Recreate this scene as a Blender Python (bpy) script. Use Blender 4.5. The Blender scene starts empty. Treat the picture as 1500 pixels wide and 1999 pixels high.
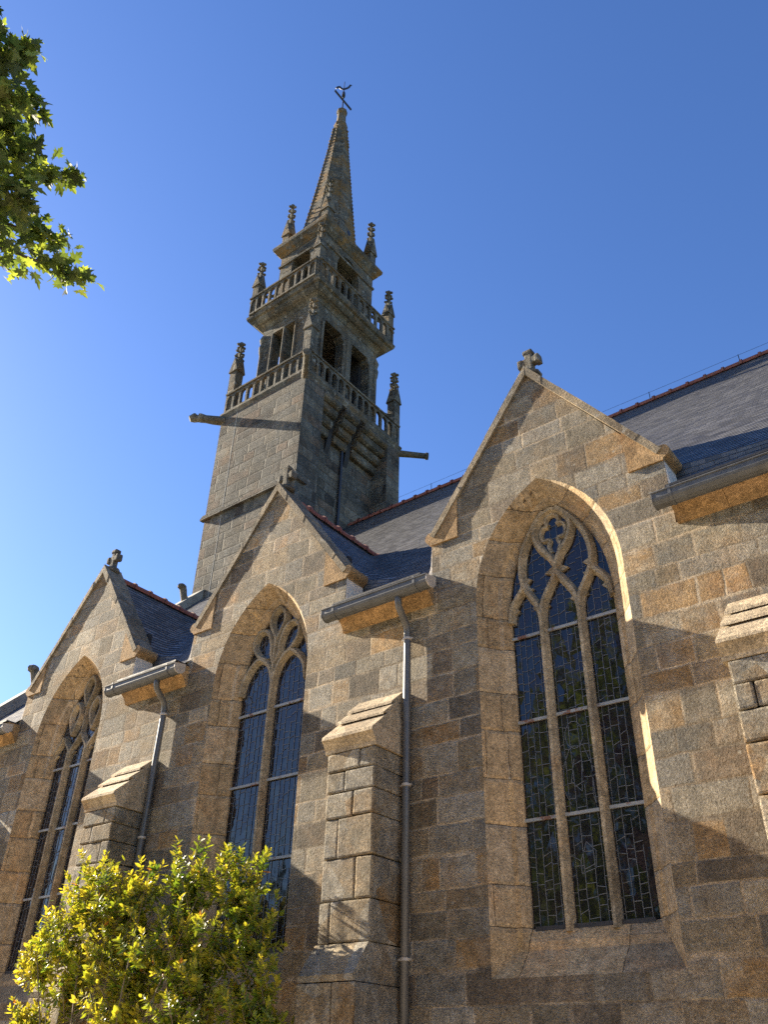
import bpy, bmesh, math, random
from mathutils import Vector, Matrix
from mathutils.geometry import tessellate_polygon
R = math.radians
random.seed(7)
scene = bpy.context.scene
col = scene.collection

# ---------------------------------------------------------------- camera
YAW, PITCH, ROLL = R(38.5), R(34.1), R(1.63)
cam_d = bpy.data.cameras.new('camera')
cam = bpy.data.objects.new('camera', cam_d)
col.objects.link(cam)
fw = Vector((-math.sin(YAW)*math.cos(PITCH), math.cos(YAW)*math.cos(PITCH), math.sin(PITCH)))
rt = Vector((math.cos(YAW), math.sin(YAW), 0)); up = rt.cross(fw)
r2 = rt*math.cos(ROLL) + up*math.sin(ROLL); u2 = -rt*math.sin(ROLL) + up*math.cos(ROLL)
m = Matrix(((r2.x, u2.x, -fw.x, 0), (r2.y, u2.y, -fw.y, -10.0), (r2.z, u2.z, -fw.z, 1.6), (0, 0, 0, 1)))
cam.matrix_world = m
cam_d.sensor_fit = 'HORIZONTAL'; cam_d.sensor_width = 36.0; cam_d.lens = 39.6
cam_d.clip_end = 3000
scene.camera = cam

# ---------------------------------------------------------------- sky, sun, exposure
SUN_AZ_K = 9.0           # the sun almost grazes the wall: 1 into the wall for every 9 along it
SUN_C = 0.50             # and falls 0.5
sd = Vector((1.0, 1.0/SUN_AZ_K, -SUN_C)).normalized()      # direction of travel of the light
sun_el = math.asin(-sd.z)
az = math.atan2(-sd.x, -sd.y)                               # clockwise from +Y, towards the sun
world = bpy.data.worlds.new('World'); scene.world = world; world.use_nodes = True
nt = world.node_tree
bg = nt.nodes['Background']; sky = nt.nodes.new('ShaderNodeTexSky')
sky.sky_type = 'NISHITA'; sky.sun_disc = False
sky.sun_elevation = sun_el; sky.sun_rotation = az
sky.altitude = 50; sky.air_density = 1.0; sky.dust_density = 0.3; sky.ozone_density = 3.0
hs = nt.nodes.new('ShaderNodeHueSaturation'); hs.inputs['Saturation'].default_value = 1.18; hs.inputs['Hue'].default_value = 0.512
nt.links.new(sky.outputs[0], hs.inputs['Color']); nt.links.new(hs.outputs[0], bg.inputs[0]); bg.inputs[1].default_value = 0.062
sl = bpy.data.lights.new('sun', 'SUN'); sl.energy = 4.4; sl.angle = R(0.5); sl.color = (1.0, 0.87, 0.67)
so = bpy.data.objects.new('sun', sl); col.objects.link(so)
so.rotation_euler = sd.to_track_quat('-Z', 'Y').to_euler(); so.location = (-40, -10, 40)
scene.view_settings.view_transform = 'Standard'; scene.view_settings.look = 'None'
scene.view_settings.exposure = 2.04; scene.view_settings.gamma = 1
scene.render.film_transparent = False
scene.cycles.max_bounces = 6
scene.cycles.use_denoising = False

# ---------------------------------------------------------------- node helpers
class NG:
    def __init__(s, name):
        s.mat = bpy.data.materials.new(name); s.mat.use_nodes = True
        s.t = s.mat.node_tree; s.t.nodes.clear()
        s.out = s.n('ShaderNodeOutputMaterial'); s.bsdf = s.n('ShaderNodeBsdfPrincipled')
        s.t.links.new(s.bsdf.outputs[0], s.out.inputs[0])
        s.geo = s.n('ShaderNodeNewGeometry')
    def n(s, typ, **kw):
        nd = s.t.nodes.new(typ)
        for k, v in kw.items(): setattr(nd, k, v)
        return nd
    def put(s, inp, v):
        if v is None: return
        if hasattr(v, 'node'): s.t.links.new(v, inp)
        else: inp.default_value = v
    def m(s, op, a, b=None, c=None, clamp=False):
        nd = s.n('ShaderNodeMath', operation=op, use_clamp=clamp)
        s.put(nd.inputs[0], a); s.put(nd.inputs[1], b)
        if c is not None: s.put(nd.inputs[2], c)
        return nd.outputs[0]
    def v(s, op, a, b=None, scale=None):
        nd = s.n('ShaderNodeVectorMath', operation=op)
        s.put(nd.inputs[0], a)
        if b is not None: s.put(nd.inputs[1], b)
        if scale is not None: s.put(nd.inputs['Scale'], scale)
        return nd.outputs[0]
    def xyz(s, x, y, z):
        nd = s.n('ShaderNodeCombineXYZ'); s.put(nd.inputs[0], x); s.put(nd.inputs[1], y); s.put(nd.inputs[2], z)
        return nd.outputs[0]
    def sep(s, v):
        nd = s.n('ShaderNodeSeparateXYZ'); s.put(nd.inputs[0], v); return nd.outputs
    def noise(s, vec, scale, detail=3.0, rough=0.5, out=0, dist=0.0):
        nd = s.n('ShaderNodeTexNoise'); s.put(nd.inputs['Vector'], vec)
        nd.inputs['Scale'].default_value = scale; nd.inputs['Detail'].default_value = detail
        nd.inputs['Roughness'].default_value = rough; nd.inputs['Distortion'].default_value = dist
        return nd.outputs[out]
    def vor(s, vec, scale, feature='F1', out=0):
        nd = s.n('ShaderNodeTexVoronoi', feature=feature); s.put(nd.inputs['Vector'], vec)
        nd.inputs['Scale'].default_value = scale
        return nd.outputs[out]
    def wn(s, vec, out='Color'):
        nd = s.n('ShaderNodeTexWhiteNoise', noise_dimensions='3D'); s.put(nd.inputs['Vector'], vec)
        return nd.outputs[out]
    def mr(s, val, a, b, c=0.0, d=1.0):
        nd = s.n('ShaderNodeMapRange'); nd.interpolation_type = 'SMOOTHSTEP'
        s.put(nd.inputs[0], val)
        for i, q in enumerate((a, b, c, d)): s.put(nd.inputs[i+1], q)
        return nd.outputs[0]
    def ramp(s, fac, stops, interp='LINEAR'):
        nd = s.n('ShaderNodeValToRGB'); s.put(nd.inputs[0], fac)
        cr = nd.color_ramp; cr.interpolation = interp
        while len(cr.elements) < len(stops): cr.elements.new(0.5)
        for e, (p, c) in zip(cr.elements, stops):
            e.position = p; e.color = (*c, 1)
        return nd.outputs[0]
    def mix(s, fac, a, b, mode='MIX'):
        nd = s.n('ShaderNodeMix', data_type='RGBA', blend_type=mode)
        s.put(nd.inputs[0], fac)
        for i, q in ((6, a), (7, b)):
            if isinstance(q, tuple): q = (*q[:3], 1)
            s.put(nd.inputs[i], q)
        return nd.outputs[2]
    def bump(s, h, strength=1.0, dist=1.0, normal=None):
        nd = s.n('ShaderNodeBump'); nd.inputs['Strength'].default_value = strength
        nd.inputs['Distance'].default_value = dist
        s.put(nd.inputs['Height'], h)
        if normal is not None: s.put(nd.inputs['Normal'], normal)
        return nd.outputs[0]
    def fin(s, color, rough=0.8, normal=None, spec=None, metal=None):
        if isinstance(color, tuple): color = (*color[:3], 1)
        s.put(s.bsdf.inputs['Base Color'], color); s.put(s.bsdf.inputs['Roughness'], rough)
        if normal is not None: s.put(s.bsdf.inputs['Normal'], normal)
        if spec is not None: s.put(s.bsdf.inputs['Specular IOR Level'], spec)
        if metal is not None: s.put(s.bsdf.inputs['Metallic'], metal)
        return s.mat

def granite(name, palette, masonry=True, h=0.36, L0=0.42, L1=0.5, joint=(0.40, 0.30, 0.19), jdark=0.5,
            grain=1.0, rough_amp=0.010, lichen=0.15, orange=0.0, dark=0.0, grey_white=0.0, jw=0.014):
    g = NG(name); P = g.geo.outputs['Position']; N = g.sep(g.geo.outputs['True Normal'])
    x, y, z = g.sep(P)
    if masonry:
        wrp = g.noise(P, 3.0, 3.0); wrp2 = g.noise(g.v('ADD', P, (7.3, 3.1, 9.2)), 3.0, 3.0)
        side = g.m('GREATER_THAN', g.m('ABSOLUTE', N[0]), g.m('ABSOLUTE', N[1]))
        hu = g.m('ADD', g.m('MULTIPLY', x, g.m('SUBTRACT', 1.0, side)), g.m('MULTIPLY', y, side))
        hu = g.m('ADD', hu, g.m('MULTIPLY', g.m('SUBTRACT', wrp, 0.5), 0.05))
        zw = g.m('ADD', z, g.m('MULTIPLY', g.m('SUBTRACT', wrp2, 0.5), 0.05))
        zw = g.m('ADD', zw, g.m('MULTIPLY', g.noise(g.xyz(0.0, 0.0, z), 0.9, 1.0), 0.9))
        zz = g.m('DIVIDE', zw, h); row = g.m('FLOOR', zz); fz = g.m('FRACT', zz)
        r1 = g.sep(g.wn(g.xyz(row, 3.7, 1.1)))
        L = g.m('ADD', L0, g.m('MULTIPLY', r1[0], L1))
        uu = g.m('ADD', hu, g.m('MULTIPLY', r1[1], 17.3))
        uu = g.m('ADD', uu, g.m('MULTIPLY', g.noise(g.xyz(hu, g.m('MULTIPLY', row, 7.7), side), 1.3, 1.0), 0.9))
        uu = g.m('DIVIDE', uu, L); cl = g.m('FLOOR', uu); fu = g.m('FRACT', uu)
        rid = g.sep(g.wn(g.xyz(cl, row, side)))
        dz = g.m('MULTIPLY', g.m('MINIMUM', fz, g.m('SUBTRACT', 1.0, fz)), h)
        du = g.m('MULTIPLY', g.m('MINIMUM', fu, g.m('SUBTRACT', 1.0, fu)), L)
        d = g.m('MINIMUM', dz, du)
        d = g.m('ADD', d, g.m('MULTIPLY', g.m('SUBTRACT', g.noise(P, 14.0, 3.0), 0.5), 0.02))
        stone = g.mr(d, jw*0.25, jw)             # 0 in the joint, 1 on the stone
        pick, tone, tex = rid[0], rid[1], rid[2]
    else:
        cell = g.sep(g.vor(P, 1.6, out=1))
        pick = g.m('ADD', g.m('MULTIPLY', cell[0], 0.5), g.m('MULTIPLY', g.noise(P, 0.8, 2.0), 0.5)); tone = cell[1]; tex = cell[2]
        stone = None
    pick = g.m('ADD', pick, g.m('MULTIPLY', g.m('SUBTRACT', g.noise(g.v('ADD', P, (3.3, 9.1, 4.4)), 2.6, 4.0, 0.65), 0.5), 0.38))
    base = g.ramp(pick, palette)
    big = g.noise(P, 0.55, 4.0, 0.6); mid = g.noise(P, 7.0, 5.0, 0.68)
    fine = g.noise(P, 34.0, 5.0, 0.75); spk = g.vor(P, 95.0, out=1)
    val = g.m('ADD', 0.72, g.m('MULTIPLY', tone, 0.40))
    val = g.m('MULTIPLY', val, g.mr(mid, 0.25, 0.75, 0.66, 1.30))
    val = g.m('MULTIPLY', val, g.mr(fine, 0.30, 0.70, 1.0-0.40*grain, 1.0+0.40*grain))
    val = g.m('MULTIPLY', val, g.mr(g.sep(spk)[0], 0.0, 0.22, 0.62, 1.0))
    val = g.m('MULTIPLY', val, g.mr(big, 0.25, 0.75, 0.80, 1.14))
    c = g.mix(1.0, base, g.xyz(val, val, val), 'MULTIPLY')
    # warm iron staining and dark weathering in patches
    st = g.mr(g.noise(g.v('ADD', P, (31.0, 5.0, 2.0)), 1.1, 5.0, 0.65), 0.52, 0.72)
    c = g.mix(g.m('MULTIPLY', st, 0.35), c, g.mix(1.0, c, (1.25, 0.86, 0.50), 'MULTIPLY'))
    if dark > 0:
        dk = g.mr(g.noise(g.v('MULTIPLY', g.v('ADD', P, (3.0, 8.0, 1.0)), (1.0, 1.0, 0.45)), 1.3, 6.0, 0.7), 0.40, 0.62)
        c = g.mix(g.m('MULTIPLY', dk, dark), c, g.mix(1.0, c, (0.42, 0.43, 0.44), 'MULTIPLY'))
    if orange > 0:
        og = g.mr(g.noise(g.v('ADD', P, (13.0, 1.0, 6.0)), 0.9, 6.0, 0.75), 0.44 if orange > 0.5 else 0.50, 0.60)
        c = g.mix(g.m('MULTIPLY', og, orange), c, (0.24, 0.135, 0.04))
    # rain streaks running down the face
    sk = g.mr(g.noise(g.v('MULTIPLY', g.v('ADD', P, (17.0, 3.0, 0.0)), (2.6, 2.6, 0.22)), 1.0, 5.0, 0.7), 0.50, 0.70)
    c = g.mix(g.m('MULTIPLY', sk, 0.30), c, g.mix(1.0, c, (0.50, 0.49, 0.47), 'MULTIPLY'))
    # pale round lichens
    lv = g.n('ShaderNodeTexVoronoi'); g.put(lv.inputs['Vector'], P); lv.inputs['Scale'].default_value = 6.5
    lr = g.sep(lv.outputs['Color'])
    ld = g.m('ADD', lv.outputs['Distance'], g.m('MULTIPLY', g.m('SUBTRACT', fine, 0.5), 0.22))
    rad = g.m('MULTIPLY', lr[1], 0.15)
    lm = g.m('MULTIPLY', g.mr(g.m('SUBTRACT', ld, rad), -0.03, 0.02, 1.0, 0.0), g.m('GREATER_THAN', lr[0], 1.0-lichen))
    c = g.mix(g.m('MULTIPLY', lm, 0.55), c, (0.52, 0.48, 0.40))
    if grey_white > 0:
        gw = g.mr(g.noise(g.v('ADD', P, (1.0, 41.0, 6.0)), 3.4, 6.0, 0.75), 0.56, 0.66)
        c = g.mix(g.m('MULTIPLY', gw, grey_white), c, (0.42, 0.41, 0.37))
    rgh = g.noise(P, 20.0, 6.0, 0.70)
    vr = g.m('ADD', 0.45, g.m('MULTIPLY', tex, 0.9)) if masonry else 0.8
    hgt = g.m('MULTIPLY', g.m('MULTIPLY', rgh, rough_amp*3.2), vr)
    hgt = g.m('ADD', hgt, g.m('MULTIPLY', g.m('MULTIPLY', g.noise(g.v('ADD', P, (2.0, 4.0, 8.0)), 42.0, 4.0, 0.7), rough_amp*1.7), vr))
    if masonry:
        jm = g.mr(g.noise(g.v('ADD', P, (5.0, 15.0, 25.0)), 0.8, 3.0), 0.42, 0.58)
        jc = g.mix(g.m('MULTIPLY', jm, jdark), joint, (0.055, 0.045, 0.035))
        jc = g.mix(1.0, jc, g.xyz(val, val, val), 'MULTIPLY')
        c = g.mix(stone, jc, c)
        # slightly pillowed stones in recessed joints
        pil = g.mr(d, 0.0, 0.06)
        hgt = g.m('ADD', hgt, g.m('ADD', g.m('MULTIPLY', stone, 0.010), g.m('MULTIPLY', pil, 0.016)))
        hgt = g.m('ADD', hgt, g.m('MULTIPLY', tone, 0.010))
    return g.fin(c, 0.9, g.bump(hgt, 1.0, 1.0), spec=0.25)

def pal(k, *cols):
    return [(i/(len(cols)-1), (c[0]*k*1.01, c[1]*k*0.99, c[2]*k*0.935)) for i, c in enumerate(cols)]
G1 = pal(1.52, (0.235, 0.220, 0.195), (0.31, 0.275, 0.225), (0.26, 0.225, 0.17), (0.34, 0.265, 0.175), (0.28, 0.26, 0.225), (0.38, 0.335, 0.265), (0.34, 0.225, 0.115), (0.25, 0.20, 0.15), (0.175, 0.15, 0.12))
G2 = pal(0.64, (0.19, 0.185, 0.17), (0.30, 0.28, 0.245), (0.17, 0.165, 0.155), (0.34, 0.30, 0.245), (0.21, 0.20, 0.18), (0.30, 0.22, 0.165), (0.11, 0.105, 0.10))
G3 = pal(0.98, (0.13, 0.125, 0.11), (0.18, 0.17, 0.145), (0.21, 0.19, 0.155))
GO = pal(0.90, (0.38, 0.25, 0.13), (0.45, 0.295, 0.15), (0.36, 0.25, 0.15))
GD = pal(1.34, (0.30, 0.225, 0.14), (0.36, 0.26, 0.155), (0.29, 0.235, 0.17), (0.40, 0.28, 0.15))
GT = pal(1.2, (0.28, 0.245, 0.19), (0.34, 0.28, 0.195), (0.24, 0.22, 0.18))
M = {}
M['wall'] = granite('granite_wall', G1, lichen=0.30, dark=0.28, grey_white=0.30, rough_amp=0.042, joint=(0.66, 0.53, 0.37), jw=0.028, jdark=0.5)
M['gable'] = granite('granite_gable', G1, lichen=0.12, dark=0.6, grey_white=0.15)
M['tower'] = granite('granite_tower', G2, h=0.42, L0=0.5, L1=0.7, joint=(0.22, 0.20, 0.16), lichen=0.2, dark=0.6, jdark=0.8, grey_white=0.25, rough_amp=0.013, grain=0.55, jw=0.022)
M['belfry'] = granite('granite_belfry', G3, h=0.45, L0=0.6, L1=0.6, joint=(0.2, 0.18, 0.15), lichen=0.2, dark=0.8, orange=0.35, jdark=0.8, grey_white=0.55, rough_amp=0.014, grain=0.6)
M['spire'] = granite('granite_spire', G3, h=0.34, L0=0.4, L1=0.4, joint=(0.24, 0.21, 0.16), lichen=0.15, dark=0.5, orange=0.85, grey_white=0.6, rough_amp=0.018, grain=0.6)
M['ochre'] = granite('granite_ochre', GO, masonry=False, lichen=0.03, rough_amp=0.006)
M['dressed'] = granite('granite_dressed', GD, h=0.62, L0=1.2, L1=0.3, joint=(0.28, 0.20, 0.12), lichen=0.08, rough_amp=0.006, jw=0.008)
M['tracery'] = granite('granite_tracery', GT, masonry=False, lichen=0.12, dark=0.35, rough_amp=0.006)
M['block'] = granite('granite_block', G1, masonry=False, lichen=0.08, rough_amp=0.040, dark=0.3, grey_white=0.2)
M['cap'] = granite('granite_cap', [(0.0, (0.42, 0.33, 0.22)), (1.0, (0.46, 0.37, 0.25))], masonry=False, lichen=0.03, rough_amp=0.007)
M['coping'] = granite('granite_coping', [(0.0, (0.26, 0.23, 0.18)), (1.0, (0.34, 0.26, 0.16))], masonry=False, lichen=0.30, dark=0.6, grey_white=0.5, rough_amp=0.012)
M['carved'] = granite('granite_carved', G3, masonry=False, lichen=0.2, dark=0.5, orange=0.25, grey_white=0.35, rough_amp=0.014)

def mat_slate():
    g = NG('slate'); uv = g.n('ShaderNodeUVMap').outputs[0]; u, v, _ = g.sep(uv)
    P = g.geo.outputs['Position']
    row = g.m('FLOOR', g.m('DIVIDE', v, 0.125)); fv = g.m('FRACT', g.m('DIVIDE', v, 0.125))
    off = g.m('MULTIPLY', g.m('FRACT', g.m('MULTIPLY', row, 0.5)), 1.0)
    uu = g.m('ADD', g.m('DIVIDE', u, 0.22), off); cl = g.m('FLOOR', uu); fu = g.m('FRACT', uu)
    rid = g.sep(g.wn(g.xyz(cl, row, 0.5)))
    edge = g.mr(fv, 0.05, 0.22, 0.0, 1.0)  # step shadow under each course, painted into the slate colour
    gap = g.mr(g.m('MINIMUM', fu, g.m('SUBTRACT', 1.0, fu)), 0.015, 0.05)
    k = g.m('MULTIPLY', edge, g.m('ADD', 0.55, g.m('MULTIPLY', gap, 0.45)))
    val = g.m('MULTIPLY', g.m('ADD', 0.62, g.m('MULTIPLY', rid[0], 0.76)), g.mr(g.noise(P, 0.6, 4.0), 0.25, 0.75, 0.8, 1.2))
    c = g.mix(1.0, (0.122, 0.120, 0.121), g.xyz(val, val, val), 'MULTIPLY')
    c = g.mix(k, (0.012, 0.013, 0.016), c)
    lich = g.mr(g.noise(P, 9.0, 4.0, 0.7), 0.66, 0.72)
    c = g.mix(g.m('MULTIPLY', lich, 0.35), c, (0.22, 0.21, 0.17))
    hgt = g.m('MULTIPLY', gap, 0.004)
    hgt = g.m('ADD', hgt, g.m('MULTIPLY', rid[1], 0.004))
    hgt = g.m('ADD', hgt, g.m('MULTIPLY', g.noise(P, 30.0, 4.0), 0.002))
    return g.fin(c, g.m('ADD', 0.44, g.m('MULTIPLY', rid[2], 0.14)), g.bump(hgt, 0.8, 1.0), spec=0.5)
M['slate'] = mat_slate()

def mat_plain(name, color, rough=0.6, var=0.25, scale=8.0, metal=0.0, spec=0.5, bump=0.002, second=None, thr=(0.55, 0.7)):
    g = NG(name); P = g.geo.outputs['Position']
    n1 = g.noise(P, scale, 5.0, 0.65)
    val = g.mr(n1, 0.25, 0.75, 1.0-var, 1.0+var)
    c = g.mix(1.0, color, g.xyz(val, val, val), 'MULTIPLY')
    if second:
        c = g.mix(g.mr(g.noise(g.v('ADD', P, (9.0, 2.0, 4.0)), scale*0.6, 5.0, 0.7), *thr), c, second)
    return g.fin(c, g.mr(n1, 0.2, 0.8, max(0.05, rough-0.1), min(1.0, rough+0.1)), g.bump(g.noise(P, scale*4, 4.0), 1.0, bump), spec=spec, metal=metal)
M['tile'] = mat_plain('red_ridge_tile', (0.23, 0.072, 0.048), 0.75, 0.3, 9.0, second=(0.22, 0.15, 0.11))
M['zinc'] = mat_plain('zinc', (0.085, 0.09, 0.096), 0.6, 0.25, 5.0, metal=0.0, second=(0.13, 0.13, 0.128), bump=0.001)
M['pipe'] = mat_plain('zinc_pipe', (0.105, 0.103, 0.10), 0.42, 0.15, 4.0, metal=0.15, bump=0.0006)
M['zincpale'] = mat_plain('zinc_pale', (0.42, 0.38, 0.33), 0.5, 0.2, 9.0, metal=0.2)
M['lead'] = mat_plain('lead_came', (0.15, 0.155, 0.165), 0.45, 0.2, 14.0, metal=0.3)
M['bar'] = mat_plain('galvanised_bar', (0.27, 0.28, 0.28), 0.55, 0.15, 6.0, metal=0.1, second=(0.17, 0.085, 0.05), thr=(0.52, 0.6))
M['iron'] = mat_plain('black_iron', (0.035, 0.036, 0.045), 0.5, 0.2, 8.0, metal=0.3)
M['mortar'] = mat_plain('mortar', (0.66, 0.58, 0.48), 0.9, 0.2, 12.0, bump=0.01)
M['woodshade'] = mat_plain('dark_wood_and_shade', (0.025, 0.023, 0.022), 0.85, 0.4, 5.0)  # louvre wood, also the near-black of shaded interiors
M['flash'] = mat_plain('dark_flashing', (0.02, 0.02, 0.024), 0.6, 0.3, 5.0)
M['bark'] = mat_plain('bark', (0.09, 0.07, 0.05), 0.9, 0.4, 12.0, bump=0.02)
M['stem'] = mat_plain('shrub_stem', (0.17, 0.13, 0.08), 0.8, 0.3, 20.0, bump=0.004)
M['render'] = mat_plain('cement_coping', (0.27, 0.26, 0.23), 0.85, 0.25, 4.0, bump=0.006, second=(0.17, 0.16, 0.14))

def mat_glass():
    g = NG('leaded_glass'); P = g.geo.outputs['Position']
    cell = g.vor(g.v('MULTIPLY', P, (1.0, 1.0, 0.55)), 7.5, out=1)
    tilt = g.v('SCALE', g.v('SUBTRACT', cell, (0.5, 0.5, 0.5)), scale=0.085)
    wav = g.v('SCALE', g.v('SUBTRACT', g.noise(P, 9.0, 2.0, out=1), (0.5, 0.5, 0.5)), scale=0.05)
    nrm = g.v('NORMALIZE', g.v('ADD', g.v('ADD', g.geo.outputs['Normal'], tilt), wav))
    c = g.ramp(g.sep(cell)[0], [(0.0, (0.006, 0.007, 0.010)), (0.5, (0.010, 0.010, 0.013)), (0.85, (0.016, 0.012, 0.016)), (1.0, (0.022, 0.022, 0.022))])
    return g.fin(c, 0.05, nrm, spec=0.55)
M['glass'] = mat_glass()

def mat_leaf(name, stops, trans, rough=0.45, tw=0.5):
    g = NG(name)
    at = g.n('ShaderNodeAttribute', attribute_name='tint').outputs['Fac']
    P = g.geo.outputs['Position']
    c = g.ramp(at, stops)
    v = g.mr(g.noise(P, 40.0, 2.0), 0.2, 0.8, 0.85, 1.15)
    c = g.mix(1.0, c, g.xyz(v, v, v), 'MULTIPLY')
    g.fin(c, rough, spec=0.5)
    tr = g.n('ShaderNodeBsdfTranslucent'); g.put(tr.inputs[0], g.mix(1.0, c, trans, 'MULTIPLY'))
    mx = g.n('ShaderNodeMixShader'); mx.inputs[0].default_value = tw
    g.t.links.new(g.bsdf.outputs[0], mx.inputs[1]); g.t.links.new(tr.outputs[0], mx.inputs[2])
    g.t.links.new(mx.outputs[0], g.out.inputs[0])
    return g.mat
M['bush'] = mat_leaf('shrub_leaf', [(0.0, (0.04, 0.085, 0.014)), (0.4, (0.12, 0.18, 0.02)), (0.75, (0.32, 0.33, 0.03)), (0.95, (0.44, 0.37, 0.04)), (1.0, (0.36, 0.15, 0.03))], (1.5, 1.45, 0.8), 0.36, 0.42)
M['maple'] = mat_leaf('maple_leaf', [(0.0, (0.042, 0.062, 0.026)), (0.5, (0.075, 0.105, 0.036)), (1.0, (0.16, 0.19, 0.05))], (2.7, 2.6, 1.0), 0.66, 0.48)
M['wood'] = mat_leaf('treeline_leaf', [(0.0, (0.025, 0.045, 0.012)), (1.0, (0.06, 0.085, 0.02))], (1.2, 1.2, 0.7), 0.6, 0.25)

def mat_grass():
    g = NG('grass'); P = g.geo.outputs['Position']
    n = g.noise(P, 3.0, 6.0, 0.7); n2 = g.noise(P, 0.15, 3.0)
    c = g.ramp(n, [(0.3, (0.03, 0.055, 0.012)), (0.7, (0.09, 0.11, 0.03))])
    c = g.mix(g.mr(n2, 0.4, 0.6, 0.0, 0.4), c, (0.13, 0.11, 0.05))
    return g.fin(c, 0.9, g.bump(g.noise(P, 25.0, 5.0, 0.7), 1.0, 0.05))
M['grass'] = mat_grass()

def mat_gravel():
    g = NG('pale_gravel'); P = g.geo.outputs['Position']
    cell = g.sep(g.vor(P, 45.0, out=1)); n = g.noise(P, 0.7, 5.0, 0.65)
    c = g.ramp(cell[0], [(0.0, (0.38, 0.29, 0.19)), (0.5, (0.56, 0.45, 0.31)), (1.0, (0.68, 0.58, 0.43))])
    v = g.mr(n, 0.25, 0.75, 0.8, 1.15)
    return g.fin(g.mix(1.0, c, g.xyz(v, v, v), 'MULTIPLY'), 0.95, g.bump(g.vor(P, 45.0), 1.0, 0.01))
M['gravel'] = mat_gravel()

# ---------------------------------------------------------------- mesh helpers
class MB:
    def __init__(s): s.v = []; s.f = []; s.uv = {}; s.tint = None; s.off = 0.0
    def add(s, vs, fs):
        b = len(s.v); s.v.extend([tuple(q) for q in vs]); s.f.extend([tuple(b+i for i in f) for f in fs]); return b
    def box(s, x0, x1, y0, y1, z0, z1):
        s.add([(x0,y0,z0),(x1,y0,z0),(x1,y1,z0),(x0,y1,z0),(x0,y0,z1),(x1,y0,z1),(x1,y1,z1),(x0,y1,z1)],
              [(0,3,2,1),(4,5,6,7),(0,1,5,4),(1,2,6,5),(2,3,7,6),(3,0,4,7)])
    def rbox(s, x0, x1, y0, y1, z0, z1, r=0.02, j=0.0):
        """box with bevelled, slightly irregular edges"""
        bm = bmesh.new(); bmesh.ops.create_cube(bm, size=1.0)
        for v in bm.verts:
            v.co = Vector(((x0+x1)/2+v.co.x*(x1-x0), (y0+y1)/2+v.co.y*(y1-y0), (z0+z1)/2+v.co.z*(z1-z0)))
            v.co += Vector((random.uniform(-j,j), random.uniform(-j,j), random.uniform(-j,j)))
        bmesh.ops.bevel(bm, geom=bm.edges[:], offset=r, segments=2, affect='EDGES', profile=0.6)
        s.bm(bm); bm.free()
    def bm(s, bm, mat=None):
        bm.verts.index_update()
        s.add([(mat @ v.co if mat else v.co) for v in bm.verts], [[v.index for v in f.verts] for f in bm.faces])
    def prism(s, pts, axis, a, b, holes=()):
        """extrude a 2D polygon; axis 'y': pts are (x,z); 'x': pts are (y,z); 'z': pts are (x,y)"""
        def P(p, t):
            return {'y': (p[0], t, p[1]), 'x': (t, p[0], p[1]), 'z': (p[0], p[1], t)}[axis]
        loops = [list(pts)] + [list(h) for h in holes]
        flat = [p for l in loops for p in l]
        tri = tessellate_polygon([[Vector((p[0], p[1], 0)) for p in l] for l in loops])
        n = len(flat)
        vs = [P(p, a) for p in flat] + [P(p, b) for p in flat]
        fs = [tuple(t) for t in tri] + [tuple(i+n for i in reversed(t)) for t in tri]
        o = 0
        for l in loops:
            k = len(l)
            for i in range(k):
                j = (i+1) % k
                fs.append((o+i, o+j, n+o+j, n+o+i))
            o += k
        s.add(vs, fs)
    def lathe(s, prof, c=(0,0,0), n=12, rot=0.0, ell=1.0):
        rings = []
        for r, z in prof:
            rings.append([(c[0]+r*math.cos(rot+2*math.pi*i/n), c[1]+ell*r*math.sin(rot+2*math.pi*i/n), c[2]+z) for i in range(n)])
        vs = [p for r_ in rings for p in r_]; fs = []
        for k in range(len(rings)-1):
            for i in range(n):
                j = (i+1) % n
                fs.append((k*n+i, k*n+j, (k+1)*n+j, (k+1)*n+i))
        fs.append(tuple(range(n-1, -1, -1))); fs.append(tuple((len(rings)-1)*n+i for i in range(n)))
        s.add(vs, fs)
    def rings(s, rs, close=True, cap=True):
        n = len(rs[0]); vs = [p for r_ in rs for p in r_]; fs = []
        for k in range(len(rs)-1):
            for i in range(n if close else n-1):
                j = (i+1) % n
                fs.append((k*n+i, k*n+j, (k+1)*n+j, (k+1)*n+i))
        if cap and close:
            fs.append(tuple(range(n-1, -1, -1))); fs.append(tuple((len(rs)-1)*n+i for i in range(n)))
        s.add(vs, fs)
    def tube(s, pts, r, n=8):
        pts = [Vector(p) for p in pts]; rs = []
        rad = r if isinstance(r, (list, tuple)) else [r]*len(pts)
        up_ = Vector((0, 0, 1)); prev = None
        for i, p in enumerate(pts):
            t = (pts[min(i+1, len(pts)-1)] - pts[max(i-1, 0)]).normalized()
            if prev is None:
                a = t.cross(up_)
                if a.length < 0.1: a = t.cross(Vector((1, 0, 0)))
            else: a = prev - t*prev.dot(t)
            a.normalize(); prev = a; b = t.cross(a)
            rs.append([tuple(p + (a*math.cos(2*math.pi*k/n) + b*math.sin(2*math.pi*k/n))*rad[i]) for k in range(n)])
        s.rings(rs)
    def bar2d(s, pts, prof, closed=False):
        """sweep a (n, y) profile along a polyline in the x-z plane"""
        k = len(pts); rs = []
        for i in range(k):
            a = pts[(i-1) % k] if (closed or i > 0) else pts[i]; b = pts[(i+1) % k] if (closed or i < k-1) else pts[i]
            tx, tz = b[0]-a[0], b[1]-a[1]; l = math.hypot(tx, tz) or 1; nx, nz = -tz/l, tx/l
            rs.append([(pts[i][0]+nx*q, y+s.off, pts[i][1]+nz*q) for q, y in prof])
        s.off += 0.0033
        if closed: rs.append(rs[0])
        s.rings(rs, True, not closed)
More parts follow.
